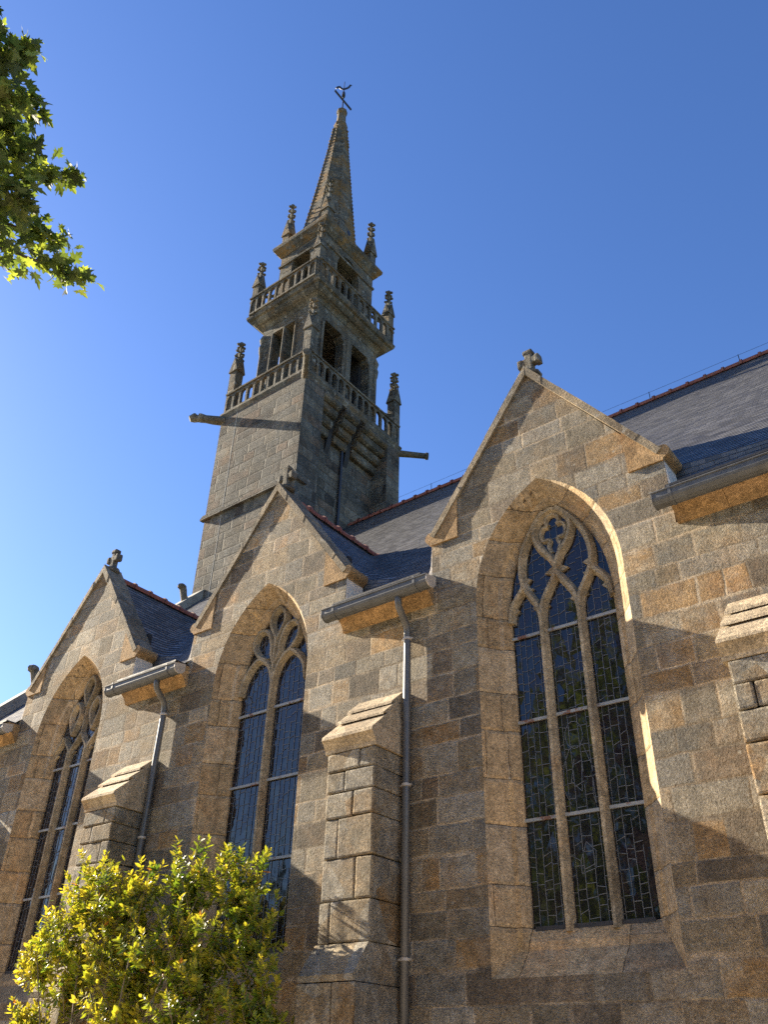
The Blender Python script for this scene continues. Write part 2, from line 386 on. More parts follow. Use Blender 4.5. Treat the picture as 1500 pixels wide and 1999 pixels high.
    def sphere(s, c, r, u=10, v=7, sx=1, sy=1, sz=1):
        bm = bmesh.new(); bmesh.ops.create_uvsphere(bm, u_segments=u, v_segments=v, radius=r)
        for q in bm.verts: q.co = Vector((c[0]+q.co.x*sx, c[1]+q.co.y*sy, c[2]+q.co.z*sz))
        s.bm(bm); bm.free()
    def build(s, name, mat, parent=None, loc=(0,0,0), smooth=False, recalc=True):
        me = bpy.data.meshes.new(name); me.from_pydata(s.v, [], s.f)
        if recalc:
            bm = bmesh.new(); bm.from_mesh(me); bmesh.ops.recalc_face_normals(bm, faces=bm.faces[:]); bm.to_mesh(me); bm.free()
        me.materials.append(M[mat])
        if smooth:
            for p in me.polygons: p.use_smooth = True
        if s.uv:
            l = me.uv_layers.new(name='UVMap')
            for p in me.polygons:
                for li in p.loop_indices: l.data[li].uv = s.uv.get(me.loops[li].vertex_index, (0, 0))
        if s.tint is not None:
            a = me.attributes.new('tint', 'FLOAT', 'POINT'); a.data.foreach_set('value', s.tint)
        o = bpy.data.objects.new(name, me); col.objects.link(o); o.location = loc
        if parent is not None:
            o.parent = parent
            if parent.type == 'EMPTY': o.matrix_parent_inverse = Matrix.Translation(-Vector(parent.location))
        return o

def thing(name, label, cat, loc=(0,0,0), group=None):
    o = bpy.data.objects.new(name, None); col.objects.link(o); o.location = loc; o.empty_display_size = 0.3
    o['label'] = label; o['category'] = cat
    if group: o['group'] = group
    return o
def tag(o, label, cat): o['label'] = label; o['category'] = cat; return o
def copy_part(o, dx=0.0, dy=0.0, dz=0.0, rz=0.0):
    c = o.copy(); col.objects.link(c); c.location = Vector(o.location) + Vector((dx, dy, dz)); c.rotation_euler.z += rz
    for ch in list(o.children):
        d = ch.copy(); col.objects.link(d); d.parent = c
    return c
def smooth_curve(pts, n=6):
    out = []
    for i in range(len(pts)-1):
        p0 = pts[max(i-1, 0)]; p1 = pts[i]; p2 = pts[i+1]; p3 = pts[min(i+2, len(pts)-1)]
        for k in range(n):
            t = k/n
            out.append(tuple(0.5*((2*p1[j]) + (-p0[j]+p2[j])*t + (2*p0[j]-5*p1[j]+4*p2[j]-p3[j])*t*t + (-p0[j]+3*p1[j]-3*p2[j]+p3[j])*t**3) for j in range(2)))
    out.append(tuple(pts[-1])); return out

# ================================================================ setting
g_ = MB(); g_.add([(-1500,-1500,0),(1500,-1500,0),(1500,1500,0),(-1500,1500,0)], [(0,1,2,3)])
ground = g_.build('ground', 'grass'); ground['kind'] = 'structure'
g_ = MB(); g_.add([(-75,-27,0.004),(45,-27,0.004),(45,-0.0,0.004),(-75,-0.0,0.004)], [(0,1,2,3)])
court = g_.build('gravel_bounce_yard', 'gravel'); court['kind'] = 'structure'  # unseen pale yard, added to bounce warm light up the walls

# ================================================================ the church
church = thing('stone_church', 'granite church with gabled pointed windows, buttresses and steep slate roof, seen along its side wall', 'church', (-8, 5, 0))
XC = [-4.87, -10.80, -16.73]           # the three window bays
APEX, KZ, HALF = 11.90, 9.12, 2.06     # gable apex height, kneeler height, half width
XW, XE = -22.2, 7.0                    # west and east ends of the wall
W_OUT = dict(w=1.21, zs=7.80, rise=1.89, zsill=2.69)
W_MID = dict(w=0.99, zs=7.78, rise=1.72, zsill=3.00)
W_FRM = dict(w=0.93, zs=7.77, rise=1.68, zsill=3.10)
W_IN  = dict(w=0.84, zs=7.75, rise=1.60, zsill=3.26)
def arch_pts(w, zs, rise, n=14):
    r_ = (w*w + rise*rise)/(2*w); c = r_ - w          # circle centres at +-c beyond the middle
    a1 = math.atan2(rise, c)
    pts = []
    for i in range(n+1):                              # right spring -> apex
        a = a1*i/n; pts.append((-c + r_*math.cos(a), zs + r_*math.sin(a)))
    for i in range(n-1, -1, -1):
        a = a1*i/n; pts.append((c - r_*math.cos(a), zs + r_*math.sin(a)))
    return pts
def outline(w, zs, rise, zsill, n=14):
    return [(-w, zsill), (w, zsill)] + arch_pts(w, zs, rise, n)
def inside(u, z, w, zs, rise, zsill, pad=0.0):
    if z < zsill or abs(u) > w - pad: return False
    if z <= zs: return True
    r_ = (w*w + rise*rise)/(2*w); c = r_ - w
    return math.hypot(abs(u)+c, z-zs) < r_ - pad

# wall with its gables, one sheet of masonry with the window openings cut out
def wall_outline():
    p = [(XW, 0.0), (XE, 0.0), (XE, 8.06)]
    for c in XC:
        p += [(c+HALF-0.03, 8.06), (c+HALF-0.03, KZ), (c, APEX), (c-HALF+0.03, KZ), (c-HALF+0.03, 8.06)]
    return p + [(XW, 8.06)]
wb = MB()
wb.prism(wall_outline(), 'y', 0.0, 0.44, [[(c+u, z) for u, z in outline(**W_OUT)] for c in XC])
wall = wb.build('wall', 'wall', church)
back = MB(); back.box(XW, XE, 0.5, 0.62, 0.0, 8.4)
for c in XC: back.box(c-1.6, c+1.6, 0.5, 0.62, 8.4, 10.0)
back.build('inner_wall', 'woodshade', church)

BARPROF = [(-0.068, 0.50), (-0.068, 0.43), (-0.024, 0.335), (0.024, 0.335), (0.068, 0.43), (0.068, 0.50)]
THIN = [(-0.045, 0.49), (-0.045, 0.44), (-0.018, 0.38), (0.018, 0.38), (0.045, 0.44), (0.045, 0.49)]
def mirror(p): return [(-a, b) for a, b in p]
def cusp(mb, tip, b0, b1):
    """small pointed stone nib growing out of a tracery bar"""
    mb.prism([b0, tip, b1], 'y', 0.40+0.0007*(len(mb.v) % 13), 0.485)
def tracery_three():
    mb = MB()
    A = smooth_curve([(0.31, 7.45), (0.36, 7.68), (0.49, 7.90), (0.575, 8.10), (0.60, 8.32), (0.555, 8.62), (0.44, 8.88), (0.27, 9.12), (0.12, 9.29)])
    Bc = smooth_curve([(0.31, 7.45), (0.265, 7.70), (0.14, 7.92), (0.03, 8.10), (0.0, 8.22), (0.07, 8.42), (0.22, 8.62), (0.31, 8.84), (0.29, 9.05), (0.16, 9.22), (0.0, 9.29)])
    Cc = smooth_curve([(0.84, 7.50), (0.80, 7.74), (0.70, 7.90), (0.60, 8.02), (0.58, 8.12)])
    for s_ in (A, Bc, Cc):
        mb.bar2d(s_, BARPROF); mb.bar2d(mirror(s_), BARPROF)
    ring = [(0.115*math.cos(a), 9.10+0.115*math.sin(a)) for a in [R(-50+i*20) for i in range(15)]]
    mb.bar2d(ring, THIN)
    low = smooth_curve([(0.075, 9.01), (0.17, 9.01), (0.215, 8.90), (0.185, 8.78), (0.07, 8.76), (0.10, 8.64), (0.06, 8.52)])
    mb.bar2d(low, THIN); mb.bar2d(mirror(low), THIN)
    for sg in (1, -1):
        f = lambda a, b: (sg*a, b)
        for tip, b0, b1 in (((0.46, 7.66), (0.34, 7.56), (0.37, 7.72)), ((0.69, 7.70), (0.80, 7.60), (0.78, 7.76)),
                            ((0.17, 7.64), (0.29, 7.55), (0.26, 7.72)), ((0.44, 8.17), (0.56, 8.08), (0.575, 8.24)),
                            ((0.20, 8.18), (0.05, 8.12), (0.04, 8.28)), ((0.42, 8.00), (0.50, 7.92), (0.53, 8.02))):
            cusp(mb, f(*tip), f(*b0), f(*b1))
    return mb
def tracery_two():
    mb = MB()
    S1 = smooth_curve([(0.0, 7.55), (0.03, 7.85), (0.16, 8.14), (0.40, 8.30), (0.62, 8.16), (0.78, 7.92), (0.84, 7.65)])
    ov = smooth_curve([(0.03, 8.16), (0.10, 8.34), (0.12, 8.56), (0.25, 8.84), (0.46, 8.90), (0.585, 8.74), (0.57, 8.55), (0.42, 8.36), (0.22, 8.24)])
    top = smooth_curve([(0.0, 8.62), (0.12, 8.84), (0.19, 9.02), (0.14, 9.22), (0.0, 9.33)])
    ctr = [(0.0, 7.5), (0.0, 8.65)]
    mb.bar2d(ctr, BARPROF)
    for s_ in (S1, ov, top): mb.bar2d(s_, BARPROF); mb.bar2d(mirror(s_), BARPROF)
    return mb
def tracery_drops():
    mb = MB()
    def drop(cu, z0, z1, w):
        h = z1-z0
        half = smooth_curve([(cu, z0), (cu+w*0.7, z0+h*0.35), (cu+w, z0+h*0.62), (cu+w*0.6, z0+h*0.88), (cu, z1)])
        for p in (half, [(2*cu-a, b) for a, b in half]): mb.bar2d(p, BARPROF)
    drop(0.0, 8.55, 9.30, 0.19); drop(0.37, 7.98, 8.72, 0.18); drop(-0.37, 7.98, 8.72, 0.18)
    for cu in (-0.62, 0.0, 0.62):
        hd = smooth_curve([(cu-0.31, 7.40), (cu-0.27, 7.62), (cu-0.12, 7.80), (cu, 7.95), (cu+0.12, 7.80), (cu+0.27, 7.62), (cu+0.31, 7.40)])
        mb.bar2d(hd, BARPROF)
        for sg in (1, -1): cusp(mb, (cu+sg*0.14, 7.58), (cu+sg*0.30, 7.46), (cu+sg*0.26, 7.66))
    mb.bar2d([(0.0, 7.92), (0.0, 8.6)], BARPROF)
    return mb

def leading(rng, style):
    mb = MB(); y0, y1, w = 0.450, 0.458, 0.0036
    def seg(a, b):
        dx, dz = b[0]-a[0], b[1]-a[1]; l = math.hypot(dx, dz)
        if l < 0.02: return
        nx, nz = -dz/l*w, dx/l*w
        mb.prism([(a[0]+nx, a[1]+nz), (b[0]+nx, b[1]+nz), (b[0]-nx, b[1]-nz), (a[0]-nx, a[1]-nz)], 'y', y0, y1)
    div = {3: [-0.84, -0.31, 0.31, 0.84], 2: [-0.84, 0.0, 0.84]}[style]
    for L_, R_ in zip(div[:-1], div[1:]):
        n = 5 if style == 3 else 7
        zc = 3.26
        bands = [3.26, 4.6, 5.93, 7.25, 9.35]
        for b0, b1 in zip(bands[:-1], bands[1:]):
            xs = [L_ + (R_-L_)*(i + (0 if i in (0, n) else rng.uniform(-0.16, 0.16)))/n for i in range(n+1)]
            lean = rng.uniform(-0.015, 0.015)
            for i in range(1, n):
                a = (xs[i], b0); b = (xs[i]+lean*rng.uniform(0.2, 1.6), b1)
                k = 8
                prev = a; ok = inside(*a, **W_IN)
                for t in range(1, k+1):
                    q = (a[0]+(b[0]-a[0])*t/k + (rng.uniform(-0.004, 0.004) if t < k else 0), a[1]+(b[1]-a[1])*t/k)
                    if inside(*q, **W_IN) and inside(*prev, **W_IN) and rng.random() < 0.985: seg(prev, q)
                    prev = q
            for i in range(n):
                z = b0 + rng.uniform(0.04, 0.22)
                while z < b1 - 0.05:
                    sl_ = rng.choice([0, 0, 0, 0.008, -0.008, 0.015, -0.02, 0.05])
                    a = (xs[i], z); b = (xs[i+1], z+sl_)
                    if inside(*a, **W_IN) and inside(*b, **W_IN): seg(a, b)
                    z += rng.uniform(0.10, 0.30)
        if style == 3 and L_ < 0 < R_:      # the standing figure of the middle light
            for pts in ([(0.13*math.cos(a)-0.02, 5.62+0.19*math.sin(a)) for a in [R(i*24) for i in range(16)]],
                        [(-0.10, 5.45), (-0.22, 5.2), (-0.24, 4.9), (-0.15, 4.7)], [(0.1, 5.45), (0.2, 5.15), (0.17, 4.8), (0.2, 4.65)],
                        [(-0.05, 5.3), (-0.12, 5.0), (0.02, 4.85), (0.05, 5.2)], [(-0.25, 4.1), (-0.1, 4.0), (0.0, 4.22), (0.12, 4.1), (0.1, 3.9), (-0.1, 3.85), (-0.1, 4.0)]):
                for a, b in zip(pts[:-1], pts[1:]): seg(a, b)
    return mb

def window(c, kind, seed):
    rng = random.Random(seed)
    o = [outline(**W_OUT), outline(**W_MID), outline(**W_FRM), outline(**W_IN)]
    ys = [0.0, 0.29, 0.315, 0.42]
    n = len(o[0])
    sur, sil = MB(), MB()
    for a in range(3):
        for i in range(n):
            j = (i+1) % n
            q = [(o[a][i][0], ys[a], o[a][i][1]), (o[a][j][0], ys[a], o[a][j][1]), (o[a+1][j][0], ys[a+1], o[a+1][j][1]), (o[a+1][i][0], ys[a+1], o[a+1][i][1])]
            (sil if i == 0 else sur).add(q, [(0, 1, 2, 3)])
    # return of the inner frame towards the glass
    for i in range(n):
        j = (i+1) % n
        (sil if i == 0 else sur).add([(o[3][i][0], 0.42, o[3][i][1]), (o[3][j][0], 0.42, o[3][j][1]), (o[3][j][0], 0.5, o[3][j][1]), (o[3][i][0], 0.5, o[3][i][1])], [(0, 1, 2, 3)])
    w = sur.build('window', 'dressed', church, (c, 0, 0), recalc=False)
    sil.build('sill', 'dressed', w, recalc=False)
    gl = MB(); gl.prism(outline(**W_IN), 'y', 0.460, 0.475); gl.build('glazing', 'glass', w)
    leading(rng, 2 if kind == 'two' else 3).build('leading', 'lead', w)
    {'three': tracery_three, 'two': tracery_two, 'drops': tracery_drops}[kind]().build('tracery', 'tracery', w)
    us = [0.0] if kind == 'two' else [-0.31, 0.31]
    for u in us:
        mb = MB(); mb.off = -0.0021+0.0009*u; mb.bar2d([(u, 3.2), (u, 7.52)], BARPROF); mb.build('mullion', 'tracery', w)
    edges = [-0.845] + us + [0.845]
    for z in (4.60, 5.93, 7.26):
        for a, b in zip(edges[:-1], edges[1:]):
            a2, b2 = a + (0.07 if a > -0.8 else 0), b - (0.07 if b < 0.8 else 0)
            mb = MB(); dz = rng.uniform(-0.02, 0.02); mb.box(a2, b2, 0.415, 0.447, z-0.021+dz, z+0.021+dz); mb.build('saddle_bar', 'bar', w)
    fl = MB()
    for a, b in zip(edges[:-1], edges[1:]): fl.box(a+0.06, b-0.06, 0.40, 0.447, 3.235, 3.285)
    fl.build('lead_flashing', 'flash', w)
    return w
window(XC[0], 'three', 11); window(XC[1], 'two', 22); window(XC[2], 'drops', 33)

# gable copings with kneelers and cross
def gable_coping(c):
    prof_half = []
    t = 0.13
    sl = (APEX-KZ)/HALF
    n = Vector((sl, 1.0)).normalized()
    mb = MB()
    for sg in (1, -1):
        a = (0.0, APEX); b = (HALF-0.10, APEX - sl*(HALF-0.10))
        dz = t/n.y
        pr = [(sg*a[0], a[1]), (sg*b[0], b[1]), (sg*(b[0]+n.x*t*0.8), b[1]+n.y*t*0.8), (sg*a[0], a[1]+dz)]
        k = 7
        for i in range(k):      # separate coping stones, slightly uneven
            f0, f1 = i/k, (i+1)/k
            L0 = (pr[0][0]+(pr[1][0]-pr[0][0])*f0, pr[0][1]+(pr[1][1]-pr[0][1])*f0); L1 = (pr[0][0]+(pr[1][0]-pr[0][0])*f1, pr[0][1]+(pr[1][1]-pr[0][1])*f1)
            U0 = (pr[3][0]+(pr[2][0]-pr[3][0])*f0, pr[3][1]+(pr[2][1]-pr[3][1])*f0); U1 = (pr[3][0]+(pr[2][0]-pr[3][0])*f1, pr[3][1]+(pr[2][1]-pr[3][1])*f1)
            e = random.uniform(-0.006, 0.006); h_ = random.uniform(-0.012, 0.012)
            mb.prism([L0, L1, (U1[0], U1[1]+h_), (U0[0], U0[1]+h_)], 'y', -0.050+e, 0.47+e)
    o = mb.build('gable_coping', 'coping', church, (c, 0, 0))
    for sg in (1, -1):
        kb = MB()
        x0 = HALF-0.56
        roll = [(HALF-0.015+0.105*math.cos(R(q)), KZ+0.165+0.105*math.sin(R(q))) for q in range(-60, 81, 20)]
        pts = [(x0, KZ+0.01), (HALF-0.028, KZ+0.01), (HALF-0.02, KZ+0.04), (HALF+0.01, KZ+0.06)] + roll + [(HALF-0.10, APEX-sl*(HALF-0.10)+0.14), (HALF-0.10, APEX-sl*(HALF-0.10)-0.004), (x0, APEX-sl*x0-0.004)]
        kb.prism([(sg*p[0], p[1]) for p in pts], 'y', -0.030, 0.465)
        kb.build('kneeler', 'ochre', o)
        mo = MB()
        cur = smooth_curve([(HALF-0.028, KZ+0.02), (HALF-0.01, KZ-0.25), (HALF+0.02, KZ-0.45), (HALF+0.16, KZ-0.68), (HALF+0.30, KZ-0.76)], 4)
        mo.prism([(sg*a, b) for a, b in cur] + [(sg*(HALF-0.028), KZ-0.76)], 'y', 0.004, 0.46)
        mo.build('mortar_fillet', 'mortar', o)
        ch = MB(); a_, b_ = sorted((sg*(HALF-0.50), sg*(HALF-0.045)))
        ch.prism([(sg*(HALF-0.60), 8.35), (sg*(HALF-0.045), 8.35), (sg*(HALF-0.045), 9.12), (sg*(HALF-0.60), 9.86)], 'y', 0.466, 0.98); ch.build('lead_soaker', 'slate', o)
    return o
def stone_cross(c, o, yaw=0.0):
    b = MB()
    b.lathe([(0.15, 0.0), (0.19, 0.03), (0.20, 0.08), (0.15, 0.13), (0.09, 0.15), (0.08, 0.18)], (0, 0.2, APEX+0.08), 8, R(22.5))
    base = b.build('cross_base', 'carved', o)
    x = MB()
    Z = APEX+0.26
    Z = APEX+0.20
    x.rbox(-0.070, 0.070, 0.13, 0.27, Z, Z+0.52, 0.022, 0.006)
    x.rbox(-0.19, 0.19, 0.132, 0.268, Z+0.20, Z+0.345, 0.022, 0.006)
    for u, z in ((-0.17, Z+0.272), (0.17, Z+0.272), (0, Z+0.49)): x.rbox(u-0.045 if u else -0.09, u+0.045 if u else 0.09, 0.12, 0.28, z-0.09 if u else z-0.045, z+0.09 if u else z+0.05, 0.026, 0.009)
    cr = x.build('cross', 'carved', o)
    return base, cr
for c in XC:
    g0 = gable_coping(c); stone_cross(c, g0)

# cornice, gutter and eaves between the gables
def gutter_run(x0, x1, cx0, cx1):
    cb = MB()
    prof = [(0.0, 8.02), (-0.05, 8.03), (-0.07, 8.09), (-0.12, 8.16), (-0.20, 8.22), (-0.27, 8.27), (-0.30, 8.34), (-0.30, 8.42), (0.0, 8.42)]
    n = max(1, round((cx1-cx0)/0.72))
    for i in range(n):
        a = cx0+(cx1-cx0)*i/n+0.003; b = cx0+(cx1-cx0)*(i+1)/n-0.003; e = random.uniform(-0.004, 0.004)
        cb.prism([(y+e if y < 0 else y, z) for y, z in prof], 'x', a, b)
    cb.build('cornice', 'ochre', church)
    gb = MB()
    yc, zc, r_ = -0.43, 8.20, 0.125
    outer = [(yc-r_, zc+0.06), (yc-r_, zc-0.03), (yc-r_+0.015, zc-0.065), (yc-r_+0.06, zc-0.105), (yc-0.01, zc-0.12), (yc+0.06, zc-0.105), (yc+r_, zc-0.04), (yc+r_, zc+0.10)]
    inner = [(yc+(y-yc)*0.93, zc+(z-zc)*0.90 if z < zc else z-0.002) for y, z in reversed(outer)]
    gb.prism(outer+inner, 'x', x0, x1)
    gb.tube([(x0, yc-r_-0.004, zc+0.058), (x1, yc-r_-0.004, zc+0.058)], 0.013, 6)
    gt = gb.build('gutter', 'zinc', church, smooth=False)
    for xx in (x0+0.004, x1-0.004):
        e = MB(); e.prism([(yc+(y-yc)*1.05, zc+(z-zc)*1.06) for y, z in outer], 'x', xx-0.008, xx+0.008); e.build('end_cap', 'zincpale' if xx > x0+0.1 else 'zinc', gt)
    for k in range(2 if x1-x0 < 3 else 4):
        bx = x0 + 0.25 + (x1-x0-0.5)*k/max(1, (1 if x1-x0 < 3 else 3))
        b = MB(); b.prism([(yc+(y-yc)*1.08, zc+(z-zc)*1.09) for y, z in outer] + [(y, z) for y, z in reversed(outer)], 'x', bx-0.02, bx+0.02)
        b.box(bx-0.02, bx+0.02, yc-r_-0.015, yc-r_+0.02, zc+0.055, zc+0.095)
        b.build('gutter_bracket', 'zinc', gt)
    fb = MB(); fb.box(cx0+0.02, cx1-0.02, -0.36, -0.02, 8.425, 8.46); fb.build('eaves_board', 'flash', church)
for c in XC:
    x1 = c+4.19 if c > XC[0]-0.1 and False else c+4.17
    if c == XC[0]: gutter_run(c+1.93, XE, c+2.06, XE)
    else: gutter_run(c+1.99, x1, c+2.05, c+3.93)
gutter_run(XW, XC[2]-1.77, XW, XC[2]-2.02)

# downpipes
def downpipe(x):
    mb = MB()
    px, py = x, -0.092
    top = [(px+0.06, -0.43, 8.12), (px+0.06, -0.43, 8.02), (px+0.055, -0.40, 7.93), (px+0.03, -0.26, 7.82), (px+0.01, -0.14, 7.74), (px, py, 7.62), (px, py, 7.40), (px, py, 5.2), (px, py, 0.0)]
    mb.tube(top, 0.058, 16)
    o = mb.build('downpipe', 'pipe', church, smooth=True)
    for z in (7.50, 5.19, 2.95):
        b = MB(); b.lathe([(0.060, -0.022), (0.070, -0.018), (0.070, 0.018), (0.060, 0.022)], (px, py, z), 16)
        b.box(px-0.10, px+0.10, py-0.012, py+0.012, z-0.012, z+0.012)
        b.box(px-0.012, px+0.012, py, 0.01, z-0.012, z+0.012)
        b.build('pipe_collar', 'zincpale', o)
    return o
dp = downpipe(-7.33); copy_part(dp, -5.93)

# buttresses: courses of big rough blocks under three weathered slabs
def buttress(cx, seed):
    rng = random.Random(seed); random.seed(seed)
    hw, p = 0.44, 0.69
    sh = MB()
    z = 0.0
    zs_low = [0.0, 0.55, 1.05, 1.6, 2.12, 2.64]
    for z0, z1 in zip(zs_low[:-1], zs_low[1:]):
        s_ = rng.uniform(-0.2, 0.2); f = hw+0.06
        sh.rbox(cx-f, cx+s_-0.004, -0.98, 0.06, z0+0.003, z1-0.003, 0.022, 0.006); sh.rbox(cx+s_+0.004, cx+f-0.04, -0.98, 0.06, z0+0.003, z1-0.003, 0.022, 0.006)
    # sloping offset course
    sh.prism([(0.05, 2.646), (-0.97, 2.646), (-0.985, 2.72), (-0.70, 3.10), (0.05, 3.10)], 'x', cx-hw-0.03, cx+hw-0.005)
    zz = [3.105, 3.62, 4.16, 4.70, 5.06, 5.36, 5.64]
    for i, (z0, z1) in enumerate(zip(zz[:-1], zz[1:])):
        s_ = rng.uniform(0.05, 0.26)*(1 if i % 2 else -1)
        e = rng.uniform(-0.012, 0.012)
        sh.rbox(cx-hw, cx+s_-0.005, -p+e, 0.05, z0+0.004, z1-0.004, 0.028, 0.008); sh.rbox(cx+s_+0.005, cx+hw, -p+e*0.5, 0.05, z0+0.004, z1-0.004, 0.028, 0.008)
    o = sh.build('buttress', 'block', church)
    cp = MB(); f = hw+0.03
    a = 0.86   # fall of the weathering
    def slab(y0, y1, lift, drop):
        # a sloping slab from y0 (front) back to y1, nosing at the front
        zf = 5.90 + (y0+0.80)*a + lift; zb = 5.90 + (y1+0.80)*a + lift
        return [(y0, zf), (y1, zb), (y1, zb-0.4), (y0+drop*0.2, zf-drop)]
    cp.prism([(-0.80, 5.88), (-0.44, 6.19), (0.03, 6.19), (0.03, 5.645), (-0.70, 5.645), (-0.71, 5.70), (-0.77, 5.79), (-0.81, 5.83)], 'x', cx-f-0.02, cx+f)
    cp.prism([(-0.52, 6.19), (-0.23, 6.43), (0.03, 6.43), (0.03, 6.194), (-0.50, 6.194), (-0.53, 6.15)], 'x', cx-f, cx+f-0.02)
    cp.prism([(-0.30, 6.432), (-0.02, 6.67), (0.03, 6.67), (0.03, 6.434), (-0.28, 6.434), (-0.31, 6.39)], 'x', cx-f+0.02, cx+f-0.04)
    cp.build('weathered_cap', 'cap', o)
    return o
b0 = buttress(-7.89, 5)
buttress(-13.82, 6); buttress(-1.96, 8); buttress(-19.75, 9)

# ---------------------------------------------------------------- roofs
RB = lambda y: 8.5 + 1.04*y if y > 1.2 else 8.5 + 1.04*y + 0.05*(1.2-y)**2   # slight kick at the eaves
RY, RX0, RX1 = 10.0, -22.0, XE
def slate_rows(mb, rows):
    """rows: list of (outer polyline, inner polyline) pairs of equal length; each course is a tilted strip with a lip"""
    for k, (lo, hi) in enumerate(rows):
        d = 0.0; b = len(mb.v); n = len(lo)
        for i in range(n):
            if i: d += (Vector(lo[i])-Vector(lo[i-1])).length
            for p, v in ((lo[i], 0.004), (hi[i], 0.121)):
                mb.uv[len(mb.v)] = (d + 0.001, (k+v/0.125)*0.125); mb.v.append(tuple(p))
        for i in range(n-1): mb.f.append((b+2*i, b+2*i+2, b+2*i+3, b+2*i+1))
        # the lip under the course
        b2 = len(mb.v)
        for i in range(n):
            q = Vector(lo[i]) + Vector((0, 0.007, -0.007))
            mb.uv[len(mb.v)] = (0, k*0.125+0.002); mb.v.append(tuple(lo[i])); mb.uv[len(mb.v)] = (0, k*0.125+0.002); mb.v.append(tuple(q))  # lip takes the painted shadow line
        for i in range(n-1): mb.f.append((b2+2*i+1, b2+2*i+3, b2+2*i+2, b2+2*i))
DSL = (APEX-KZ)/HALF; DZR = APEX-0.02
def yroof(z):
    lo_, hi_ = -0.6, 12.0
    for _ in range(40):
        md = (lo_+hi_)/2
        if RB(md) < z: lo_ = md
        else: hi_ = md
    return lo_
STEP = 0.10
def contour(z, a, b, lift, left_c, right_c, n=7):
    """one level line of the roof between two gables, round the swept valleys at either end"""
    y = yroof(z) - lift*0.7; zz = z + lift*0.7
    def end(c, sg):
        if c is None: return None
        xd = (DZR - z)/DSL
        if y < 0.80: return [(c+sg*(HALF-0.03), min(y, 0.5) if y > 0.46 else y, zz)]*(n+1)
        xd = min(xd, HALF-0.02); e = min(0.55, (y-0.5)*0.6)*(0.35+0.65*min(1, xd/1.2))
        X = c+sg*(xd+lift*0.8)
        p0, pc, p2 = Vector((X, y-e, zz)), Vector((X, y, zz)), Vector((X+sg*e, y, zz))
        out = [(X, 0.455, zz)]
        for q in range(n):
            t = q/(n-1); out.append(tuple(p0*(1-t)**2 + pc*2*t*(1-t) + p2*t*t))
        return out
    L_, R_ = end(left_c, 1), end(right_c, -1)
    pts = list(L_) if L_ else [(a, y, zz)]
    x0 = pts[-1][0]; x1 = R_[-1][0] if R_ else b
    for i in range(1, 4): pts.append((x0+(x1-x0)*i/4, y + random.uniform(-0.0015, 0.0015), zz))
    pts += list(reversed(R_)) if R_ else [(b, y, zz)]
    return pts
rb = MB()
for a, b, lc_, rc_ in ((XW+0.4, None, None, XC[2]), (None, None, XC[2], XC[1]), (None, None, XC[1], XC[0]), (None, XE, XC[0], None)):
    z = RB(-0.40); rows = []
    while z < DZR - 0.06:
        rows.append((contour(z, a, b, 0.010, lc_, rc_), contour(z+STEP, a, b, 0.002, lc_, rc_))); z += STEP
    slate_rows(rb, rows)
ztop = z
rows = []
while z < RB(RY):
    lo = [(x, yroof(z)-0.007, z+0.007) for x in (RX0, -17, -12, -7, -2, 3, RX1)]
    hi = [(x, yroof(z+STEP)-0.0015, z+STEP+0.0015) for x in (RX0, -17, -12, -7, -2, 3, RX1)]
    rows.append((lo, hi)); z += STEP
slate_rows(rb, rows)
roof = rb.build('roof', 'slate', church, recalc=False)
nb = MB(); nb.add([(RX0, RY, RB(RY)), (RX1, RY, RB(RY)), (RX1, 20.4, 8.0), (RX0, 20.4, 8.0)], [(0, 1, 2, 3)])
for i, q in enumerate(((0,0),(29,0),(29,15),(0,15))): nb.uv[i] = q
nb.build('roof', 'slate', church, recalc=False)
def ridge_tiles(mb, p0, p1, step=0.42, r_=0.10):
    p0, p1 = Vector(p0), Vector(p1); L = (p1-p0).length; n = max(1, int(L/step)); t = (p1-p0)/L
    a = t.cross(Vector((0, 0, 1))).normalized()
    for i in range(n):
        rs = []
        for s_, q in ((0.0, 1.0), (0.86, 1.0), (0.861, 1.30), (1.0, 1.30)):
            c = p0 + t*(L*(i+s_)/n) + Vector((0, 0, -0.03+random.uniform(-0.004, 0.004)))
            rs.append([tuple(c + (a*math.cos(R(w_))*r_*q*1.15 + Vector((0, 0, 1))*math.sin(R(w_))*r_*q)) for w_ in range(-30, 211, 30)])
        mb.rings(rs, False)
rt_ = MB(); ridge_tiles(rt_, (-17.55, RY, RB(RY)+0.03), (RX1, RY, RB(RY)+0.03), 0.52, 0.11)
rt_.build('ridge_tiles', 'tile', roof)
wi = MB()
wi.tube([(-17.5, RY, RB(RY)+0.38), (XE, RY, RB(RY)+0.38)], 0.006, 4)
for i in range(9): wi.tube([(-16.5+i*2.7, RY, RB(RY)+0.02), (-16.5+i*2.7, RY, RB(RY)+0.40)], 0.012, 5)
wi.build('lightning_wire', 'iron', roof)
for c in XC:
    dr = MB(); ridge_tiles(dr, (c, 0.44, DZR+0.03), (c, (DZR-8.5)/1.04+0.12, DZR+0.03), 0.46, 0.10); dr.build('ridge_tiles', 'tile', roof)

